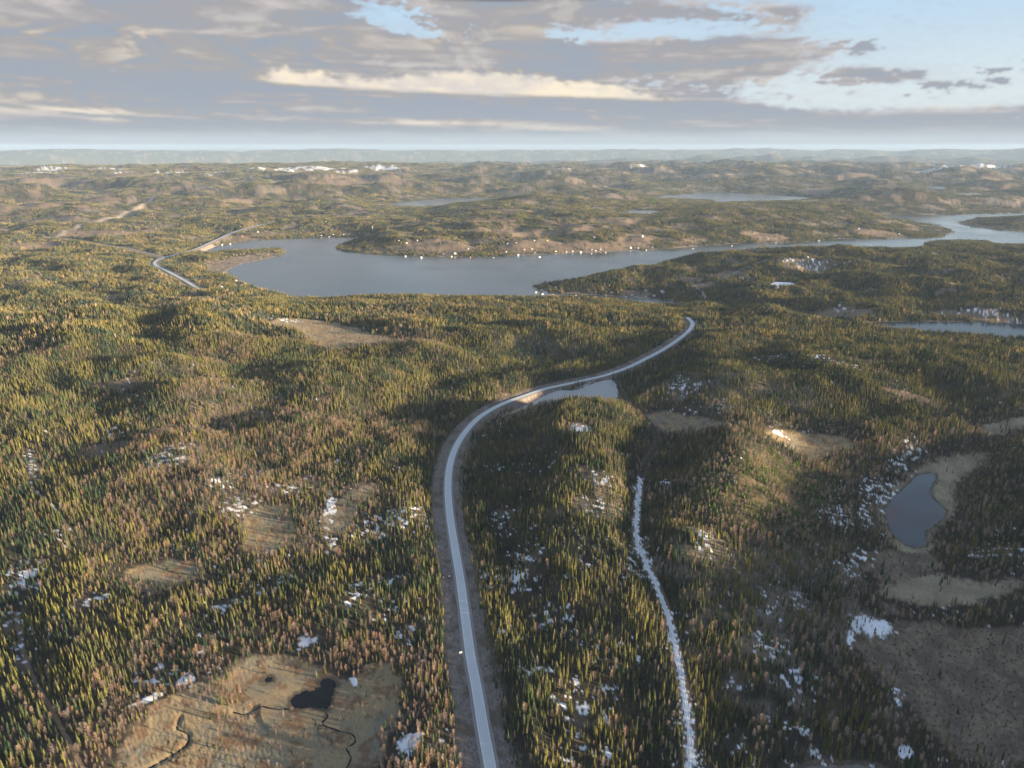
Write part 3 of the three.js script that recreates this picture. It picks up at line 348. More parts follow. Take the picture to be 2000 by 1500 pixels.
// ---------------------------------------------------------------- the ground: one sheet to the horizon
function groundColor(x, z, s, c) {
  const { r, h, dW, water, dB, bog, dR, dT, dF } = s, g1 = nD(x / 7, z / 7), g2 = nB(x / 33 + 7, z / 33), g3 = nA(x / 2.3, z / 2.3);
  let col = mix3([0.026, 0.025, 0.022], [0.056, 0.046, 0.036], clamp(0.5 + 0.5 * g2 + 0.3 * g1));
  const open = 1 - c.forest;
  col = mix3(col, mix3([0.19, 0.145, 0.098], [0.235, 0.165, 0.125], clamp(0.5 + 0.8 * g2)), 0.75 * step(0.4, 0.9, open));
  const dry = step(0.05, 0.42, fbm(nC, x / 620, z / 620, 3) + 0.2 * g2);          // heath and bare rock on the open ridges
  if (c.clear === 0 && dB > 10) col = mix3(col, mix3([0.135, 0.115, 0.088], [0.20, 0.16, 0.135], clamp(0.5 + g1)), 0.75 * dry * step(0.1, 0.5, open + dry * 0.3));
  if (r > 14200 && dry < 1) col = mix3([0.060, 0.066, 0.046], col, dry);           // canopy too far off to tell the trees apart
  if (dB < 10) {
    let b = mix3([0.26, 0.198, 0.12], [0.19, 0.17, 0.128], clamp(0.40 + 0.7 * g2 + 0.6 * nA(x / 70 + 1.5, z / 70)));
    b = mix3(b, [0.155, 0.085, 0.05], 0.75 * step(0.1, 0.6, g1 * 0.5 + nC(x / 24, z / 24) * 0.8));
    if (bog === 'F' || bog === 'Hh' || bog === 'I' || bog === 'L') b = mix3([0.285, 0.24, 0.165], [0.215, 0.18, 0.125], clamp(0.5 + 0.8 * g2 + 0.4 * g1));
    if (bog === 'G' || bog === 'O') b = mix3([0.115, 0.094, 0.074], [0.205, 0.162, 0.118], clamp(0.35 + 0.7 * g2 + 0.6 * g1));
    if (bog === 'M') b = mix3([0.13, 0.10, 0.06], [0.035, 0.036, 0.022], clamp(0.75 + 0.8 * g2 + 0.5 * g1));
    if (bog === 'J') b = mix3([0.27, 0.205, 0.16], [0.15, 0.115, 0.085], clamp(0.5 + g2 + 0.5 * g1));
    col = mix3(col, b, step(6, -3, dB + 3 * g1));
    if (bog === 'A') {                                  // narrow dark runnels through the sedge
      const run = Math.abs(nA(x / 46 + 2.2, z / 46) + 0.25 * nC(x / 15, z / 15));
      col = mix3(col, [0.030, 0.024, 0.018], step(0.045, 0.018, run) * step(-0.1, 0.25, nB(x / 70, z / 70 + 4)) * step(0, -6, dB));
    }
  }
  if (dW < 14 && water) {
    const lake = water.level === -57;
    col = mix3(col, lake ? [0.30, 0.235, 0.195] : [0.085, 0.068, 0.05], step(lake ? 14 : 5, 1, dW + g1 * 2));
  }
  if (c.dC < 6) col = mix3(col, [0.05, 0.042, 0.034], step(6, 2, c.dC));
  if (c.cut < 26) col = mix3(col, [0.34, 0.28, 0.22], step(20, 8, c.cut));
  if (dF < (s.hillTrack ? 7 : 22)) col = mix3(col, [0.27, 0.22, 0.18], step(s.hillTrack ? 7 : 22, s.hillTrack ? 3 : 9, dF));
  if (dR < 24) {
    const v = mix3([0.150, 0.122, 0.112], [0.205, 0.178, 0.160], clamp(0.5 + 0.6 * g1 + 0.5 * g3));
    col = mix3(col, mix3(v, [0.12, 0.10, 0.075], step(0.2, 0.7, g2)), step(24, 16, dR + 3 * g1));
  }
  if (dT < 7) col = mix3(col, [0.80, 0.82, 0.85], step(0.1, 0.4, 0.75 - dT / 4.2 + 0.5 * g1 + 0.3 * g3));
  const k = 1 + 0.16 * g3;
  col = [col[0] * k, col[1] * k, col[2] * k];
  if (c.snow > 0 && dW > 0 && dR > 19) col = mix3(col, [0.74, 0.76, 0.80], c.snow);
  return col;
}
{
  const az = [], rings = [];
  for (let a = -180; a < -45; a += 1.5) az.push(a);
  for (let a = -45; a < 45; a += 0.08) az.push(a);
  for (let a = 45; a < 80; a += 0.7) az.push(a);
  for (let a = 80; a < 180; a += 2) az.push(a);
  for (let r = 40; r < 30200;) { rings.push(r); r *= r < 330 ? 1.06 : r < 1500 ? 1.0043 : r < 6000 ? 1.007 : 1.012; }
  const na = az.length, nr = rings.length, pos = new Float32Array((na * nr + 1) * 3), col = new Float32Array((na * nr + 1) * 3), uv = new Float32Array((na * nr + 1) * 2), idx = new Uint32Array(na * (nr - 1) * 6 + na * 3);
  let q = 0;
  for (let j = 0; j < nr; j++) for (let i = 0; i < na; i++, q++) {
    const t = rad(az[i]), x = rings[j] * Math.sin(t), z = -rings[j] * Math.cos(t), s = site(x, z), c = cover(x, z, s), k = groundColor(x, z, s, c);
    pos[q * 3] = x; pos[q * 3 + 1] = s.h + (c.snow > 0.5 && s.dW > 0 && s.dR > 19 ? 0.12 : 0); pos[q * 3 + 2] = z;
    col[q * 3] = k[0] * 1.3; col[q * 3 + 1] = k[1] * 1.3; col[q * 3 + 2] = k[2] * 1.3;
    uv[q * 2] = x; uv[q * 2 + 1] = z;
  }
  pos.set([0, height(0, -40), 0], q * 3); col.set([0.1, 0.08, 0.06], q * 3);
  let p = 0;
  for (let j = 0; j < nr - 1; j++) for (let i = 0; i < na; i++) {
    const a = j * na + i, b = j * na + (i + 1) % na, c = a + na, d = b + na;
    idx[p++] = a; idx[p++] = b; idx[p++] = c; idx[p++] = b; idx[p++] = d; idx[p++] = c;
  }
  for (let i = 0; i < na; i++) { idx[p++] = q; idx[p++] = (i + 1) % na; idx[p++] = i; }
  const g = new THREE.BufferGeometry();
  g.setAttribute('position', new THREE.BufferAttribute(pos, 3)); g.setAttribute('color', new THREE.BufferAttribute(col, 3)); g.setAttribute('uv', new THREE.BufferAttribute(uv, 2));
  g.setIndex(new THREE.BufferAttribute(idx, 1));
  g.computeVertexNormals();
  const m = new THREE.Mesh(g, std('soil, moss, sedge and old snow', [1, 1, 1], 0.96, { vertexColors: true, map: soilGrain, bumpMap: soilBump, bumpScale: 0.35 }));
  m.name = 'ground';
  structure(m, 'rolling ground of bog, forest floor and snow patches reaching the horizon');
  console.log('ground', na, nr);
}

// ---------------------------------------------------------------- water
const ripples = noiseTexture(512, (n) => 0.5 + 0.25 * n(24, 1) + 0.22 * n(60, 2) + 0.12 * n(130, 4), 8, 1 / 60, false);
const gusts = noiseTexture(256, (n) => 0.62 + 0.3 * n(3, 1) + 0.22 * n(9, 2) + 0.1 * n(26, 3), 18, 1 / 1500, false);
const lakeWater = new THREE.MeshPhysicalMaterial({ roughness: 0.26, roughnessMap: gusts, ior: 1.45, bumpMap: ripples, bumpScale: 0.05 }); lakeWater.color.setRGB(0.022, 0.034, 0.050); lakeWater.name = 'lake water';
const pondWater = new THREE.MeshPhysicalMaterial({ roughness: 0.04, ior: 1.34 }); pondWater.color.setRGB(0.016, 0.028, 0.048); pondWater.name = 'still pond water';
const calmWater = pondWater.clone(); calmWater.roughness = 0.18; calmWater.ior = 1.45;
const peatWater = pondWater.clone(); peatWater.color.setRGB(0.006, 0.008, 0.010); peatWater.specularIntensity = 0.4;
const hillWater = pondWater.clone(); hillWater.specularIntensity = 0.25; hillWater.roughness = 0.12;
const greyIce = std('thin grey ice', [0.21, 0.22, 0.235], 0.3), whiteIce = std('snow covered ice', [0.80, 0.82, 0.85], 0.9);
const waterLook = { lake: lakeWater, roadside_pond: greyIce, frozen_pond: whiteIce, distant_lake: calmWater, distant_lake_001: calmWater, distant_pond: calmWater, distant_pond_001: calmWater, ridge_pond: calmWater, hill_pond: hillWater, bog_pond: peatWater, bog_pool: peatWater, edge_pond: std('muddy shallow water', [0.12, 0.10, 0.085], 0.25) };
for (const w of waters) {
  const l = w.line, cell = w.level === -57 ? 40 : w.warp > 7 ? 30 : 5, margin = w.warp * 1.6 + 3, P = [], U = [], I = [], seen = new Map();
  const corner = (i, j) => { const k = i * 100003 + j; if (!seen.has(k)) { seen.set(k, P.length / 3); const x = i * cell, z = j * cell; P.push(x, w.level, z); U.push(x, z); } return seen.get(k); };
  for (let i = Math.floor((l.x0 - margin) / cell); i * cell < l.x1 + margin; i++) for (let j = Math.floor((l.z0 - margin) / cell); j * cell < l.z1 + margin; j++) {
    if (l.dist((i + 0.5) * cell, (j + 0.5) * cell, margin + cell) > margin + cell * 0.7) continue;
    const a = corner(i, j), b = corner(i + 1, j), c = corner(i, j + 1), d = corner(i + 1, j + 1);
    I.push(a, c, b, b, c, d);
  }
  const g = new THREE.BufferGeometry();
  g.setAttribute('position', new THREE.Float32BufferAttribute(P, 3)); g.setAttribute('uv', new THREE.Float32BufferAttribute(U, 2)); g.setIndex(I); g.computeVertexNormals();
  const m = new THREE.Mesh(g, waterLook[w.name] ?? pondWater);
  m.name = w.name + '_water'.repeat(w.name === 'lake' ? 1 : 0);
  structure(m);
}

// ---------------------------------------------------------------- roads
function ribbon(line, from, to, lift, cuts = 1, ragged = 0, seed = 0) {
  const P = [], U = [], I = [], n = line.p.length, rows = cuts + 1;
  let run = 0;
  for (let i = 0; i < n; i++) {
    const a = line.p[Math.max(i - 1, 0)], b = line.p[Math.min(i + 1, n - 1)], L = Math.hypot(b[0] - a[0], b[1] - a[1]), nx = -(b[1] - a[1]) / L, nz = (b[0] - a[0]) / L;
    if (i) run += Math.hypot(line.p[i][0] - line.p[i - 1][0], line.p[i][1] - line.p[i - 1][1]);
    for (let k = 0; k < rows; k++) {
      let o = mix(from, to, k / cuts);
      if (ragged && (k === 0 || k === cuts)) o += ragged * (nC(run / 9, k * 3 + seed) + 0.7 * nD(run / 3.1, k * 5 + seed));
      P.push(line.p[i][0] + nx * o, line.y[i] + (typeof lift === 'function' ? lift(o) : lift), line.p[i][1] + nz * o); U.push(o, run);
      if (i && k) { const q = i * rows + k; I.push(q - rows - 1, q - rows, q - 1, q - rows, q, q - 1); }
    }
  }
  const g = new THREE.BufferGeometry();
  g.setAttribute('position', new THREE.Float32BufferAttribute(P, 3)); g.setAttribute('uv', new THREE.Float32BufferAttribute(U, 2)); g.setIndex(I); g.computeVertexNormals();
  return g;
}
const worn = noiseTexture(256, (n) => { const g = 0.80 + 0.10 * n(6, 0) + 0.10 * n(50, 3) + 0.06 * n(110, 3); return [g, g, g]; }, 15, 1 / 14);
const tracked = (() => { const W = 64, Hh = 1024, d = new Uint8Array(W * Hh * 4), n = createNoise2D(mulberry(91)); for (let y = 0; y < Hh; y++) for (let x = 0; x < W; x++) { const o = x / W * 8 - 4, wheel = Math.exp(-(((Math.abs(Math.abs(o) - 1.7) - 0.85) / 0.38) ** 2)), seam = Math.abs(o) < 0.09 ? 0.12 : 0, v = 0.86 - 0.09 * wheel - seam + 0.05 * n(o * 1.4, y / 90) + 0.05 * n(o * 9, y / 7) + (n(o * 0.8 + 50, y / 60) > 0.72 ? -0.1 : 0), i = (y * W + x) * 4; d[i] = d[i + 1] = d[i + 2] = clamp(v) * 255; d[i + 3] = 255; } const t = new THREE.DataTexture(d, W, Hh); t.wrapS = t.wrapT = THREE.RepeatWrapping; t.magFilter = THREE.LinearFilter; t.repeat.set(1 / 8, 1 / 240); t.offset.set(0.5, 0); t.needsUpdate = true; return t; })();
const asphalt = std('pale weathered asphalt', [0.52, 0.545, 0.57], 0.65, { map: tracked }), gravel = std('grey gravel', [0.30, 0.275, 0.265], 0.97, { map: soilGrain }), paint = std('white road paint', [0.82, 0.82, 0.80], 0.7);
function addPart(parent, name, g, m) { const o = new THREE.Mesh(g, m); o.name = name; o.castShadow = o.receiveShadow = true; parent.add(o); return o; }
{
  const o = new THREE.Group(); o.name = 'road';
  addPart(o, 'shoulder', ribbon(road, -6.2, -3.7, (t) => -0.08 - (Math.abs(t) - 3.7) * 0.12, 2, 0.3, 1), gravel);
  addPart(o, 'shoulder', ribbon(road, 3.7, 6.2, (t) => -0.08 - (Math.abs(t) - 3.7) * 0.12, 2, 0.3, 2), gravel);
  addPart(o, 'carriageway', ribbon(road, -3.95, 3.95, (t) => 0.06 - Math.abs(t) * 0.012, 4), asphalt);
  addPart(o, 'edge_line', ribbon(road, -3.38, -3.24, 0.065), paint);
  addPart(o, 'edge_line', ribbon(road, 3.24, 3.38, 0.065), paint);
  structure(o, 'pale two lane paved road curving through the forest');
  const names = ['highway', 'side_road', 'hill_track'];
  farRoads.forEach((l, i) => { const m = new THREE.Mesh(ribbon(l, i === 0 ? -6 : i === 1 ? -5 : -2.4, i === 0 ? 6 : i === 1 ? 5 : 2.4, i === 0 ? 1.6 : 0.6), i === 0 ? asphalt : gravel); m.name = names[i]; structure(m); });
  const snowy = std('packed snow with dirt', [0.80, 0.82, 0.86], 0.9, { map: worn });
  const t = new THREE.Group(); t.name = 'snow_trail';
  addPart(t, 'snow_surface', ribbon(trail, -1.6, 1.6, (o) => 0.16 + 0.05 * Math.cos(o * 2.2), 6, 0.45, 5), snowy);
  for (const s of [-0.75, 0.75]) addPart(t, 'rut', ribbon(trail, s - 0.2, s + 0.2, 0.2, 1, 0.28, s * 9), std('slushy rut', [0.52, 0.52, 0.53], 0.8, { map: worn }));
  structure(t, 'narrow snow covered trail cut through the spruce forest');
  streams.forEach((l, i) => { l.y = l.p.map(([x, z]) => height(x, z) + 0.14); const m = new THREE.Mesh(ribbon(l, -0.5, 0.5, 0, 1, 0.4, i), peatWater); m.name = i ? `bog_stream_00${i}` : 'bog_stream'; structure(m); });
}
// ---------------------------------------------------------------- trees
function soup(tris, colors) {
  const P = [], C = [];
  tris.forEach((t, i) => { for (const v of t) { P.push(...v); C.push(...colors[i]); } });
  const g = new THREE.BufferGeometry();
  g.setAttribute('position', new THREE.Float32BufferAttribute(P, 3)); g.setAttribute('color', new THREE.Float32BufferAttribute(C, 3));
  g.computeVertexNormals();
  return g;
}
const WOOD = [1.5, 1.2, 1.25];
function trunkTris(h, r, tris, cols, c, lean = 0) {
  for (let k = 0; k < 5; k++) { const a = k / 5 * 6.283, b = (k + 1) / 5 * 6.283; tris.push([[r * Math.cos(a), -0.6, r * Math.sin(a)], [lean, h, 0], [r * Math.cos(b), -0.6, r * Math.sin(b)]]); cols.push(c); }
}
/** A conifer one unit high: whorls of drooping boughs round a stem, ragged outline. */
function spruceCrown(seed, width, whorls, boughs, base) {
  const R = mulberry(seed), tris = [], cols = [];
  for (let w = 0; w < whorls; w++) {
    const f = w / (whorls - 1), y = base + (0.985 - base) * Math.pow(f, 0.92), reach0 = width * (0.14 + 0.86 * Math.pow(1 - f, 0.8)) * (f < 0.1 ? 0.8 : 1), turn = R() * 6.28, gap = (1 - base) / whorls;
    const n = f > 0.8 ? Math.max(4, boughs - 3) : boughs;
    for (let b = 0; b < n; b++) {
      if (R() < 0.07) continue;
      const a = turn + (b + 0.5 * R()) / n * 6.283, reach = reach0 * (0.65 + 0.6 * R()), droop = gap * (1.1 + 0.9 * R()) + reach * 0.25, half = Math.max(reach * 0.62, width * 0.14), ca = Math.cos(a), sa = Math.sin(a), k = 0.78 + 0.44 * R();
      const root = [0, y + gap * 0.9, 0], tip = [ca * reach, y - droop * 0.55, sa * reach];
      const l = [ca * reach * 0.55 - sa * half * 0.75, y - droop * 0.62, sa * reach * 0.55 + ca * half * 0.75], r = [ca * reach * 0.55 + sa * half * 0.75, y - droop * 0.62, sa * reach * 0.55 - ca * half * 0.75];
      tris.push([root, tip, r], [root, l, tip]); cols.push([k, k, k], [k, k, k]);
    }
  }
  for (let k = 0; k < 4; k++) { const a = k * 1.57, b = a + 1.57, q = width * 0.13; tris.push([[q * Math.cos(a), 0.9, q * Math.sin(a)], [0, 1.02, 0], [q * Math.cos(b), 0.9, q * Math.sin(b)]]); cols.push([1, 1, 1]); }
  return [tris, cols];
}
/** A leafless larch or birch one unit high: ascending limbs with many fine twigs. */
function bareCrown(seed, width, limbs, up, base) {
  const R = mulberry(seed), tris = [], cols = [];
  const blade = (a, b, w, k) => {
    const d = [b[0] - a[0], b[1] - a[1], b[2] - a[2]], s = [d[2] + 0.01, R() * 0.06 - 0.03, -d[0] + 0.01], L = Math.hypot(...s) || 1, q = s.map((v) => v / L * w);
    tris.push([[a[0] + q[0], a[1] + q[1], a[2] + q[2]], b, [a[0] - q[0], a[1] - q[1], a[2] - q[2]]]); cols.push([k, k, k]);
  };
  for (let i = 0; i < limbs; i++) {
    const f = (i + R()) / limbs, y = base + (0.93 - base) * f, a = i * 2.4 + R(), reach = width * Math.pow(1 - f, 0.65) * (0.6 + 0.6 * R()) + 0.02, root = [0, y, 0], tip = [Math.cos(a) * reach, y + reach * up * (0.6 + R()), Math.sin(a) * reach], k = 0.8 + 0.4 * R();
    blade(root, tip, 0.009, k);
    for (let t = 0; t < 4; t++) {
      const g = 0.3 + 0.7 * R(), p = [tip[0] * g, mix(y, tip[1], g), tip[2] * g], b = a + (R() - 0.5) * 2.4, l = 0.045 + 0.05 * R();
      blade(p, [p[0] + Math.cos(b) * l, p[1] + l * (R() * 1.2 - 0.15), p[2] + Math.sin(b) * l], 0.010, k * (0.85 + 0.3 * R()));
    }
  }
  return [tris, cols];
}
const trunkOf = (h, r) => { const t = [], c = []; trunkTris(h, r, t, c, [1, 1, 1]); const g = soup(t, c); return g; };
const whole = ([tris, cols], h, r, wood) => { const t = [...tris], c = [...cols]; trunkTris(h, r, t, c, wood); return soup(t, c); };
const spruceShapes = [[1, 0.105, 12, 7, 0.10], [2, 0.13, 12, 7, 0.06], [3, 0.085, 13, 6, 0.16], [4, 0.15, 11, 7, 0.05], [5, 0.115, 12, 7, 0.12]].map((a) => spruceCrown(...a));
const bareShapes = [[21, 0.17, 40, 0.35, 0.16], [22, 0.22, 36, 0.75, 0.25], [23, 0.15, 36, 0.3, 0.12]].map((a) => bareCrown(...a));
const leafy = std('conifer needles', [1, 1, 1], 0.9, { vertexColors: true, side: THREE.DoubleSide }), twiggy = std('bare twigs', [1, 1, 1], 0.95, { vertexColors: true, side: THREE.DoubleSide });
const forestGeo = spruceShapes.map((s) => whole(s, 0.9, 0.012, [1.6, 1.3, 2.2])), bareGeo = bareShapes.map((s) => whole(s, 0.96, 0.011, [0.9, 0.9, 1.0]));
const snagGeo = (() => { const [t, c] = bareCrown(31, 0.09, 12, 0.1, 0.3); return whole([t, c], 1, 0.016, [1, 1, 1]); })();
const shrubGeo = (() => { const R = mulberry(77), t = [], c = []; for (let i = 0; i < 34; i++) { const a = R() * 6.28, q = 0.2 + 0.5 * R(), b = a + R() - 0.5, x = 0.25 * Math.cos(a) * R(), z = 0.25 * Math.sin(a) * R(), k = 0.7 + 0.6 * R(); t.push([[x - 0.05, -0.1, z], [x + Math.cos(b) * q, 0.45 + 0.55 * R(), z + Math.sin(b) * q], [x + 0.05, -0.1, z + 0.04]]); c.push([k, k, k]); } return soup(t, c); })();

function spruceTint(R, s, c, x, z) {
  const v = nB(x / 95 + 31, z / 95), y = clamp(0.42 + 0.5 * v + 0.5 * (R() - 0.5)), k = 0.75 + 0.5 * R();
  let col = mix3([0.024, 0.043, 0.026], [0.140, 0.126, 0.038], y);
  if (R() < 0.08) col = [0.12, 0.10, 0.05];
  if (s.bog === 'M' && s.dB < 10) col = mix3(col, [0.085, 0.125, 0.030], 0.8);
  return [col[0] * k, col[1] * k, col[2] * k];
}
function bareTint(R) { const k = 0.75 + 0.5 * R(); const c = mix3([0.33, 0.205, 0.125], [0.24, 0.19, 0.165], R()); return [c[0] * k, c[1] * k, c[2] * k]; }

const near = [];                                         // every tree of the near forest, one by one
const shrubs = [];
{
  const R = mulberry(4242), cell = 3.25, rMax = 1480, inFan = (x, z) => { const a = Math.atan2(x, -z) * 57.2958, r = Math.hypot(x, z); return r > 250 && r < rMax && a > -46 && a < (r < 1000 ? 52 : 42); };
  for (let i = Math.floor(-1000 / cell); i < 1250 / cell; i++) for (let j = Math.floor(-rMax / cell); j < -160 / cell; j++) {
    const x = (i + R()) * cell, z = (j + R()) * cell, p = R(), q = R(), e = R();
    if (!inFan(x, z)) continue;
    const s = site(x, z);
    if (s.dW < 1) continue;
    const c = cover(x, z, s);
    const brush = ((s.bog === 'G' || s.bog === 'O') && s.dB < 0 ? 0.9 : 0) + (s.bog === 'A' && s.dB < 0 ? 0.12 : 0) + (s.dR > 10 && s.dR < 20 ? 0.3 : 0) + (c.clear > 0.1 ? 0.3 : 0) + (s.bog === 'M' && s.dB < 0 ? 0.35 : 0) + (c.dC < 10 ? 0.4 : 0);
    if (p < c.forest * 0.9) {
      const bare = q < c.larch, dead = !bare && q > 0.985;
      const size = nC(x / 48 + 3, z / 48);
      let h = 8.0 + 2.8 * size + 6.5 * (R() * R() - 0.25);
      if (s.dB < (s.bog === 'M' ? 10 : 25)) h *= s.bog === 'M' ? 0.62 : 0.62 + 0.3 * R();
      if (s.snow > 0.3 || c.clear > 0.4) h *= 0.85;
      if (e < 0.18) h *= 0.55;
      if (bare) h *= 1.08;
      near.push({ x, z, y: s.h, h: Math.max(2.2, h), kind: dead ? 2 : bare ? 1 : 0, v: Math.floor(R() * 5), turn: R() * 6.28, wide: (0.85 + 0.4 * R()) * (s.bog === 'M' && s.dB < 10 ? 1.5 : 1), tint: bare ? bareTint(R) : dead ? [0.24, 0.21, 0.19] : spruceTint(R, s, c, x, z), s });
    } else if (p > 1 - brush && s.dR > 8) {
      const k = 0.7 + 0.6 * R();
      shrubs.push({ x, z, y: s.h, h: 0.6 + 2.2 * R() * R(), turn: R() * 6.28, tint: q < 0.25 ? [0.20 * k, 0.125 * k, 0.07 * k] : [0.19 * k, 0.155 * k, 0.125 * k] });
    }
  }
}
console.log('near trees', near.length, 'shrubs', shrubs.length);
const project = new THREE.Matrix4(); camera.updateMatrixWorld(); camera.updateProjectionMatrix();
const inFrame = (x, y, z) => { const v = new THREE.Vector3(x, y, z).project(camera); return Math.abs(v.x) < 0.99 && v.y > -0.995 && v.y < 1; };
const ranked = near.filter((t) => t.kind < 2 && inFrame(t.x, t.y + t.h * 0.4, t.z)).sort((a, b) => b.h / Math.hypot(b.x, b.z, 390 - b.y) - a.h / Math.hypot(a.x, a.z, 390 - a.y));
const single = new Set([...ranked.filter((t) => t.kind === 0).slice(0, 300), ...ranked.filter((t) => t.kind === 1).slice(0, 300)]);

function where(t) {                                      // a place one can find in the picture
  const side = t.s.dR < 1e5 ? t.s.roadSide : t.x < -30 ? -1 : 1;
  if (t.s.dR < 26) return side < 0 ? 'on the sunlit edge left of the paved road' : 'on the dark edge right of the paved road';
  if (t.s.bog === 'A' && t.s.dB < 4) return 'standing out in the tawny bog';
  if (t.s.bog === 'A' && t.s.dB < 60) return t.x > -110 ? 'between the tawny bog and the paved road' : t.x > -230 ? 'on the far edge of the tawny bog' : 'on the left edge of the tawny bog';
  if (t.s.bog === 'G' && t.s.dB < 60) return 'beside the grey brushy clearing';
  if (side < 0) return t.x < -200 ? 'in the left stand crossed by the narrow gap' : 'in the forest left of the paved road';
  if (t.s.dT < 14) return t.x < trail.p[trail.at][0] ? 'lining the left edge of the snowy trail' : 'lining the right edge of the snowy trail';
  return t.x < 30 ? 'a little right of the paved road' : t.x < 80 ? 'midway between the paved road and the snowy trail' : t.x < 128 ? 'a little left of the snowy trail' : t.x < 190 ? 'in dark forest right of the snowy trail' : t.x < 260 ? 'in dark forest toward the grey clearing' : 'by the muddy pond edge';
}
const numbered = (() => { const n = {}; return (name) => { const k = n[name] ?? 0; n[name] = k + 1; return k ? `${name}_${String(k).padStart(3, '0')}` : name; }; })();
{
  const crowns = spruceShapes.map(([t, c]) => soup(t, c)), bareCrowns = bareShapes.map(([t, c]) => soup(t, c)), trunkA = trunkOf(0.9, 0.012), trunkB = trunkOf(0.96, 0.011), bark = std('grey brown bark', [0.11, 0.085, 0.07], 0.95);
  const mats = new Map();
  const shade = (c, base) => { const q = c.map((v) => Math.round(v * 90) / 90), k = q.join() + base; if (!mats.has(k)) mats.set(k, std(base, q.map((v) => Math.max(v, 0.011)), 0.92, { vertexColors: true, side: THREE.DoubleSide })); return mats.get(k); };
  for (const t of single) {
    const o = new THREE.Group(), bare = t.kind === 1;
    o.name = numbered(bare ? 'larch_tree' : 'spruce_tree');
    o.position.set(t.x, t.y, t.z); o.rotation.y = t.turn; o.scale.set(t.h * t.wide, t.h, t.h * t.wide);
    addPart(o, 'trunk', bare ? trunkB : trunkA, bark);
    addPart(o, 'crown', bare ? bareCrowns[t.v % 3] : crowns[t.v], shade(t.tint, bare ? 'pinkish bare twigs' : 'spruce needles'));
    const size = t.h > 11.5 ? 'tall' : t.h > 8 ? 'mid-sized' : 'short', build = t.wide * [1, 1.2, 0.85, 1.4, 1.1][t.v] > 1.12 ? 'broad' : 'slim', snowy = blobAt(SNOW, t.x, t.z, 1.3) > 0.25 ? 'by snow ' : '', place = where(t);
    o.userData = { label: `${size} ${build} ${bare ? 'leafless pinkish larch' : (t.tint[0] > t.tint[1] * 0.97 ? 'olive' : 'dark green') + ' spruce'} ${snowy}${place}`, category: 'tree', group: `${bare ? 'larches' : 'spruces'} ${place}` };
    scene.add(o);
  }
}
const M = new THREE.Matrix4(), Q = new THREE.Quaternion(), UPV = new THREE.Vector3(0, 1, 0), V = new THREE.Vector3(), S = new THREE.Vector3(), K = new THREE.Color();
function scatter(name, geometry, material, list, matrix, label) {
  if (!list.length) return;
  const im = new THREE.InstancedMesh(geometry, material, list.length);
  list.forEach((t, i) => { im.setMatrixAt(i, matrix(t)); im.setColorAt(i, K.setRGB(...t.tint)); });
  im.name = numbered(name); im.userData = { kind: 'stuff', label }; im.castShadow = im.receiveShadow = true;
  scene.add(im);
}
const upright = (t) => { const w = t.h * (t.wide ?? 1); return M.compose(V.set(t.x, t.y, t.z), Q.setFromAxisAngle(UPV, t.turn), S.set(w, t.h, w)); };
const rest = near.filter((t) => !single.has(t));
forestGeo.forEach((g, v) => scatter('spruce_forest', g, leafy, rest.filter((t) => t.kind === 0 && t.v === v), upright, 'dense dark green spruce forest over the near hills'));
bareGeo.forEach((g, v) => scatter('larch_woodland', g, twiggy, rest.filter((t) => t.kind === 1 && t.v % 3 === v), upright, 'bare pinkish larch woodland mixed through the near forest'));
scatter('dead_trees', snagGeo, twiggy, rest.filter((t) => t.kind === 2), upright, 'grey dead trunks scattered through the near forest');
scatter('shrub_thicket', shrubGeo, twiggy, shrubs, upright, 'low brown leafless shrub thicket in clearings and along the road');

// ---------------------------------------------------------------- forest beyond: stands of trees that follow the slope
function stand(seed, half, count, bareShare, sides) {
  const R = mulberry(seed), tris = [], cols = [];
  for (let i = 0; i < count; i++) {
    const x = (R() * 2 - 1) * half, z = (R() * 2 - 1) * half, h = 5.2 + 6 * R(), w = h * (0.085 + 0.045 * R()), turn = R() * 6.28, k = 0.65 + 0.7 * R(), bare = R() < bareShare, c = bare ? [2.0 * k, 1.55 * k, 2.6 * k] : [k * (0.9 + 0.3 * R()), k, k];
    const tiers = bare ? [[0.2, 1, 0.9]] : [[0.06, 0.62, 1.15], [0.36, 1.02, 0.78]];
    for (const [lo, hi, q] of tiers) for (let m = 0; m < sides; m++) { const a = turn + m / sides * 6.283, b = a + 6.283 / sides, j = 0.75 + 0.5 * R(); tris.push([[x + w * q * j * Math.cos(a), lo * h, z + w * q * j * Math.sin(a)], [x, hi * h, z], [x + w * q * Math.cos(b), lo * h, z + w * q * Math.sin(b)]]); cols.push(c); }
  }
  return soup(tris, cols);
}
const onSlope = (t) => {
  const c = Math.cos(t.turn), s = Math.sin(t.turn), k = t.k;
  return M.set(c * k, 0, s * k, t.x, (t.gx * c - t.gz * s) * k, t.sy, (t.gx * s + t.gz * c) * k, t.y, -s * k, 0, c * k, t.z, 0, 0, 0, 1);
};
const homes = Object.values(HOUSES).flat();
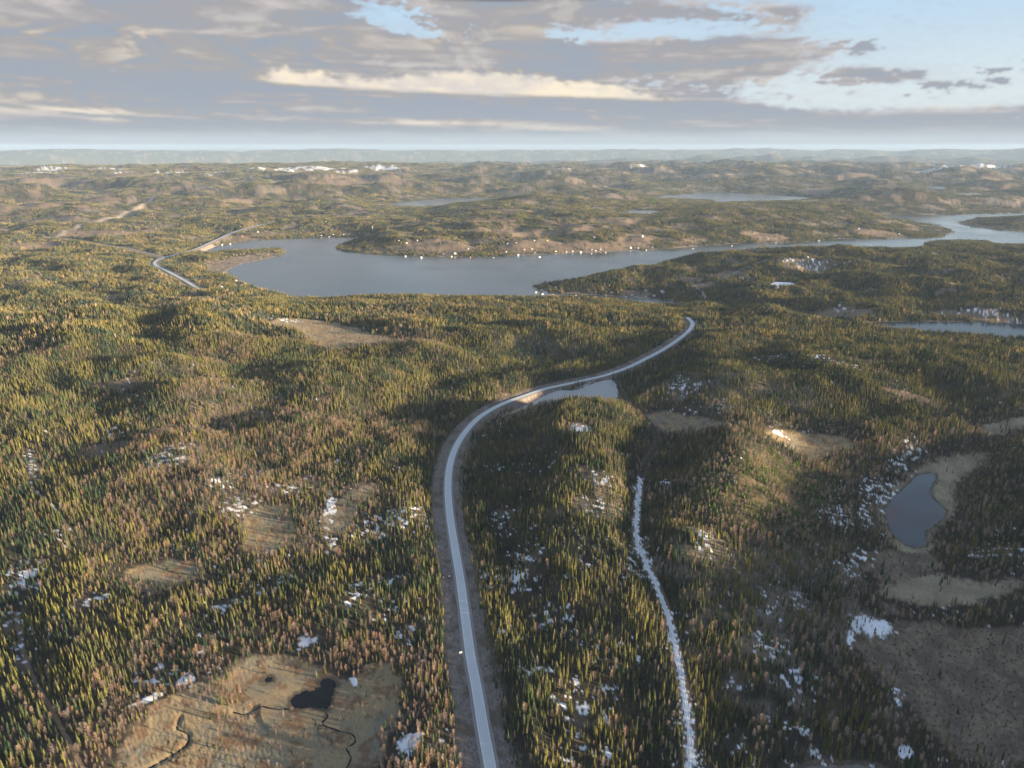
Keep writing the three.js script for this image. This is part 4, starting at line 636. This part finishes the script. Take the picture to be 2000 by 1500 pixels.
function standsBetween(seed, cell, rMin, rMax, sway) {
  const R = mulberry(seed), out = [];
  for (let i = Math.floor(-rMax * 0.72 / cell); i < rMax * 0.72 / cell; i++) for (let j = Math.floor(-rMax / cell); j < -rMin * 0.7 / cell; j++) {
    const x = (i + R()) * cell, z = (j + R()) * cell, p = R(), v = R(), turn = R() * 6.28, a = Math.atan2(x, -z) * 57.2958, r = Math.hypot(x, z);
    if (r < rMin || r > rMax || a < -40 || a > 40) continue;
    const s = site(x, z);
    if (s.dW < sway * 0.8 || s.dF < (s.hillTrack ? 5 : sway + 14)) continue;
    if (r < 5200 && r > 1900) { const ux = -x / r, uz = -z / r; if (homes.some(([hx, hz]) => { const dx = x - hx, dz = z - hz, f = dx * ux + dz * uz, t = dx * uz - dz * ux; return f > -12 && f < 34 && t > -13 && t < 13; })) continue; }
    const c = cover(x, z, s);
    let f = c.forest;
    if (r > 4000) f *= 1 - 0.8 * step(0.05, 0.40, fbm(nC, x / 620, z / 620, 3)) - 0.5 * step(8000, 15000, r);
    if (s.dB < sway) f *= 0.1;
    if (p > f) continue;
    const d = sway, gx = (height(x + d, z) - height(x - d, z)) / (2 * d), gz = (height(x, z + d) - height(x, z - d)) / (2 * d);
    const tint = spruceTint(R, s, c, x, z), mixed = v < c.larch * 1.2;
    out.push({ x, z, y: s.h - 0.2, gx, gz, turn, k: 0.9 + 0.25 * R(), sy: 0.85 + 0.4 * R(), v: mixed ? 2 : v > 0.6 ? 1 : 0, tint });
  }
  return out;
}
{
  const mid = standsBetween(900, 10.2, 1480, 4600, 5.5), midGeo = [stand(1, 5.8, 12, 0.04, 5), stand(2, 5.8, 10, 0.15, 5), stand(3, 5.8, 9, 0.6, 5)];
  midGeo.forEach((g, v) => scatter('middle_forest', g, leafy, mid.filter((t) => t.v === v), onSlope, 'spruce and larch forest round the lake'));
  const far = standsBetween(901, 44, 4600, 14500, 24), farGeo = [stand(4, 27, 60, 0.05, 3), stand(5, 27, 48, 0.15, 3), stand(6, 27, 36, 0.5, 3)];
  farGeo.forEach((g, v) => scatter('distant_forest', g, leafy, far.filter((t) => t.v === v), onSlope, 'hazy forest over the distant hills'));
  console.log('stands', mid.length, far.length);
}
// ---------------------------------------------------------------- houses, boats, signs, mast
function houseShape(w, d, h, rise) {
  const s = new THREE.Shape([[-w / 2, -1.5], [w / 2, -1.5], [w / 2, h], [0, h + rise], [-w / 2, h]].map(([x, y]) => new THREE.Vector2(x, y)));
  const wall = new THREE.ExtrudeGeometry(s, { depth: d, bevelEnabled: false }); wall.translate(0, 0, -d / 2);
  const slope = Math.atan2(rise, w / 2), len = Math.hypot(rise, w / 2) + 0.7, side = (k) => { const b = new THREE.BoxGeometry(len, 0.25, d + 1); b.translate(-len / 2 + 0.02, 0.13, 0); b.rotateZ(slope); if (k > 0) b.rotateY(Math.PI); b.translate(0, h + rise + 0.05, 0); return b; };
  const roof = mergeGeometries([side(-1), side(1)]);
  const win = []; for (const x of [-w * 0.25, w * 0.25]) { const b = new THREE.BoxGeometry(1.3, 1.3, 0.12); b.translate(x, h * 0.55, d / 2 + 0.04); win.push(b); }
  return { wall, roof, win };
}
const houseKinds = [houseShape(8, 11, 3.2, 2.2), houseShape(10, 14, 4.6, 2.6), houseShape(7, 8, 2.8, 1.9)];
const wallPaint = { white: std('white siding', [0.48, 0.47, 0.455], 0.8), cream: std('cream siding', [0.66, 0.58, 0.44], 0.8), grey: std('grey siding', [0.42, 0.43, 0.45], 0.8), red: std('red siding', [0.22, 0.075, 0.06], 0.8), blue: std('blue siding', [0.20, 0.29, 0.38], 0.8) };
const roofPaint = { 'pale grey': std('pale metal roof', [0.45, 0.46, 0.47], 0.6), 'dark grey': std('dark shingle roof', [0.11, 0.11, 0.12], 0.85), brown: std('brown shingle roof', [0.20, 0.13, 0.09], 0.85), red: std('red metal roof', [0.23, 0.08, 0.06], 0.6), white: std('white metal roof', [0.44, 0.44, 0.44], 0.7) };
const glass = std('dark window glass', [0.03, 0.035, 0.04], 0.1);
const housePlaces = { peninsula: 'on the sunlit peninsula slope', shade: 'in the shaded far shore row', north: 'near the lakeside highway', near: 'in woods by the near shore', village: 'in the hamlet on the point', east: 'on the peninsula toward the islet', point: 'at the long peninsula tip', hill: 'by the frozen pond' };
const units = ['', 'first', 'second', 'third', 'fourth', 'fifth', 'sixth', 'seventh', 'eighth', 'ninth', 'tenth', 'eleventh', 'twelfth', 'thirteenth', 'fourteenth', 'fifteenth', 'sixteenth', 'seventeenth', 'eighteenth', 'nineteenth'];
const ordinal = (n) => n < 20 ? units[n] : n % 10 ? ['twenty', 'thirty'][Math.floor(n / 10) - 2] + '-' + units[n % 10] : ['twentieth', 'thirtieth'][Math.floor(n / 10) - 2];
{
  const R = mulberry(616);
  for (const [key, list] of Object.entries(HOUSES)) list.map((p, i) => ({ p, a: Math.atan2(p[0], -p[1]) })).sort((a, b) => a.a - b.a).forEach(({ p: [x, z] }, i) => {
    const k = houseKinds[Math.floor(R() * 3)], wc = ['white', 'white', 'white', 'cream', 'grey', 'blue', 'white', 'cream', 'red'][Math.floor(R() * 9)], rc = ['pale grey', 'white', 'dark grey', 'brown', 'pale grey', 'white', 'dark grey', 'brown', 'red'][Math.floor(R() * 9)];
    const o = new THREE.Group(); o.name = numbered('house');
    const s = site(x, z); o.position.set(x, Math.max(s.h, -55.8), z); o.rotation.y = Math.atan2(-x, -z) + Math.PI + (R() - 0.5) * 1.6; o.scale.setScalar(0.7 + 0.25 * R());
    addPart(o, 'wall', k.wall, wallPaint[wc]); addPart(o, 'roof', k.roof, roofPaint[rc]); for (const g of k.win) addPart(o, 'window', g, glass);
    o.userData = { label: `${ordinal(i + 1)} house from the left ${housePlaces[key]}, ${wc} with ${rc} roof`, category: 'house', group: 'houses ' + housePlaces[key] };
    scene.add(o);
  });
}
{
  const hullShape = new THREE.Shape(); hullShape.moveTo(-4.5, -1.4); hullShape.lineTo(2, -1.5); hullShape.quadraticCurveTo(4.2, -1.1, 5.2, 0); hullShape.quadraticCurveTo(4.2, 1.1, 2, 1.5); hullShape.lineTo(-4.5, 1.4); hullShape.closePath();
  const hull = new THREE.ExtrudeGeometry(hullShape, { depth: 1.1, bevelEnabled: true, bevelSize: 0.25, bevelThickness: 0.3, bevelSegments: 2, curveSegments: 8 }); hull.rotateX(-Math.PI / 2); hull.translate(0, -0.2, 0);
  const cabin = new THREE.BoxGeometry(3.4, 2, 2.2); cabin.translate(-0.6, 2.2, 0);
  const screen = new THREE.BoxGeometry(0.1, 0.8, 1.9); screen.translate(1.15, 2.6, 0);
  const gel = std('white hull paint', [0.82, 0.82, 0.80], 0.35);
  const say = ['white cabin boat moored off the sunlit slope, farthest from shore', 'white cabin boat at the peninsula shore, westernmost of the boats', 'white cabin boat second from the west along the peninsula shore', 'white cabin boat easternmost along the peninsula shore'];
  BOATS.forEach(([x, z], i) => {
    const o = new THREE.Group(); o.name = numbered('boat'); o.position.set(x, -56.95, z); o.rotation.y = i * 0.8 + 0.3; if (i) o.scale.setScalar(0.8);
    addPart(o, 'hull', hull, gel); addPart(o, 'cabin', cabin, gel); addPart(o, 'windscreen', screen, glass);
    o.userData = { label: say[i], category: 'boat', group: 'boats off the peninsula' }; scene.add(o);
  });
}
{
  const panel = new THREE.BoxGeometry(2.2, 1.5, 0.06); panel.translate(0, 2.5, 0);
  const post = (x) => { const g = new THREE.BoxGeometry(0.12, 3.6, 0.12); g.translate(x, 1.2, -0.1); return g; };
  const tin = std('white sign panel', [0.82, 0.80, 0.76], 0.5), wood = std('weathered post', [0.22, 0.19, 0.16], 0.9);
  const say = ['white sign panel on two posts in the verge nearest the camera', 'white sign panel on two posts farther up the verge', 'small white marker board at the tree line beside the farther sign'];
  SIGNS.forEach(([x, z], i) => {
    const o = new THREE.Group(); o.name = numbered('road_sign'); o.position.set(x, height(x, z), z); o.rotation.y = 0.35; o.scale.setScalar([1, 0.95, 0.6][i]);
    addPart(o, 'panel', panel, tin); addPart(o, 'post', post(-0.7), wood); addPart(o, 'post', post(0.7), wood);
    o.userData = { label: say[i], category: 'sign', group: 'signs along the road' }; scene.add(o);
  });
  const [x, z] = MAST[0], o = new THREE.Group(); o.name = 'radio_mast'; o.position.set(x, height(x, z), z);
  const steel = std('pale galvanised steel', [0.62, 0.62, 0.60], 0.5), T = 34, foot = 2.2, foots = [0, 1, 2].map((k) => new THREE.Vector3(foot * Math.cos(k * 2.094), 0, foot * Math.sin(k * 2.094)));
  const at = (k, y) => foots[k % 3].clone().multiplyScalar(1 - 0.8 * y / T).setY(y);
  const rod = (a, b, r) => new THREE.TubeGeometry(new THREE.LineCurve3(a, b), 1, r, 5);
  for (let k = 0; k < 3; k++) addPart(o, 'leg', rod(at(k, -2), at(k, T), 0.35), steel);
  const lace = []; for (let y = 0; y < T - 3; y += 4) for (let k = 0; k < 3; k++) lace.push(rod(at(k, y), at(k + 1, y + 4), 0.16));
  const b = addPart(o, 'bracing', mergeGeometries(lace), steel); b.userData.kind = 'stuff';
  o.userData = { label: 'slender pale lattice mast rising from the shaded far shore', category: 'mast' }; scene.add(o);
}
renderer.render(scene, camera);
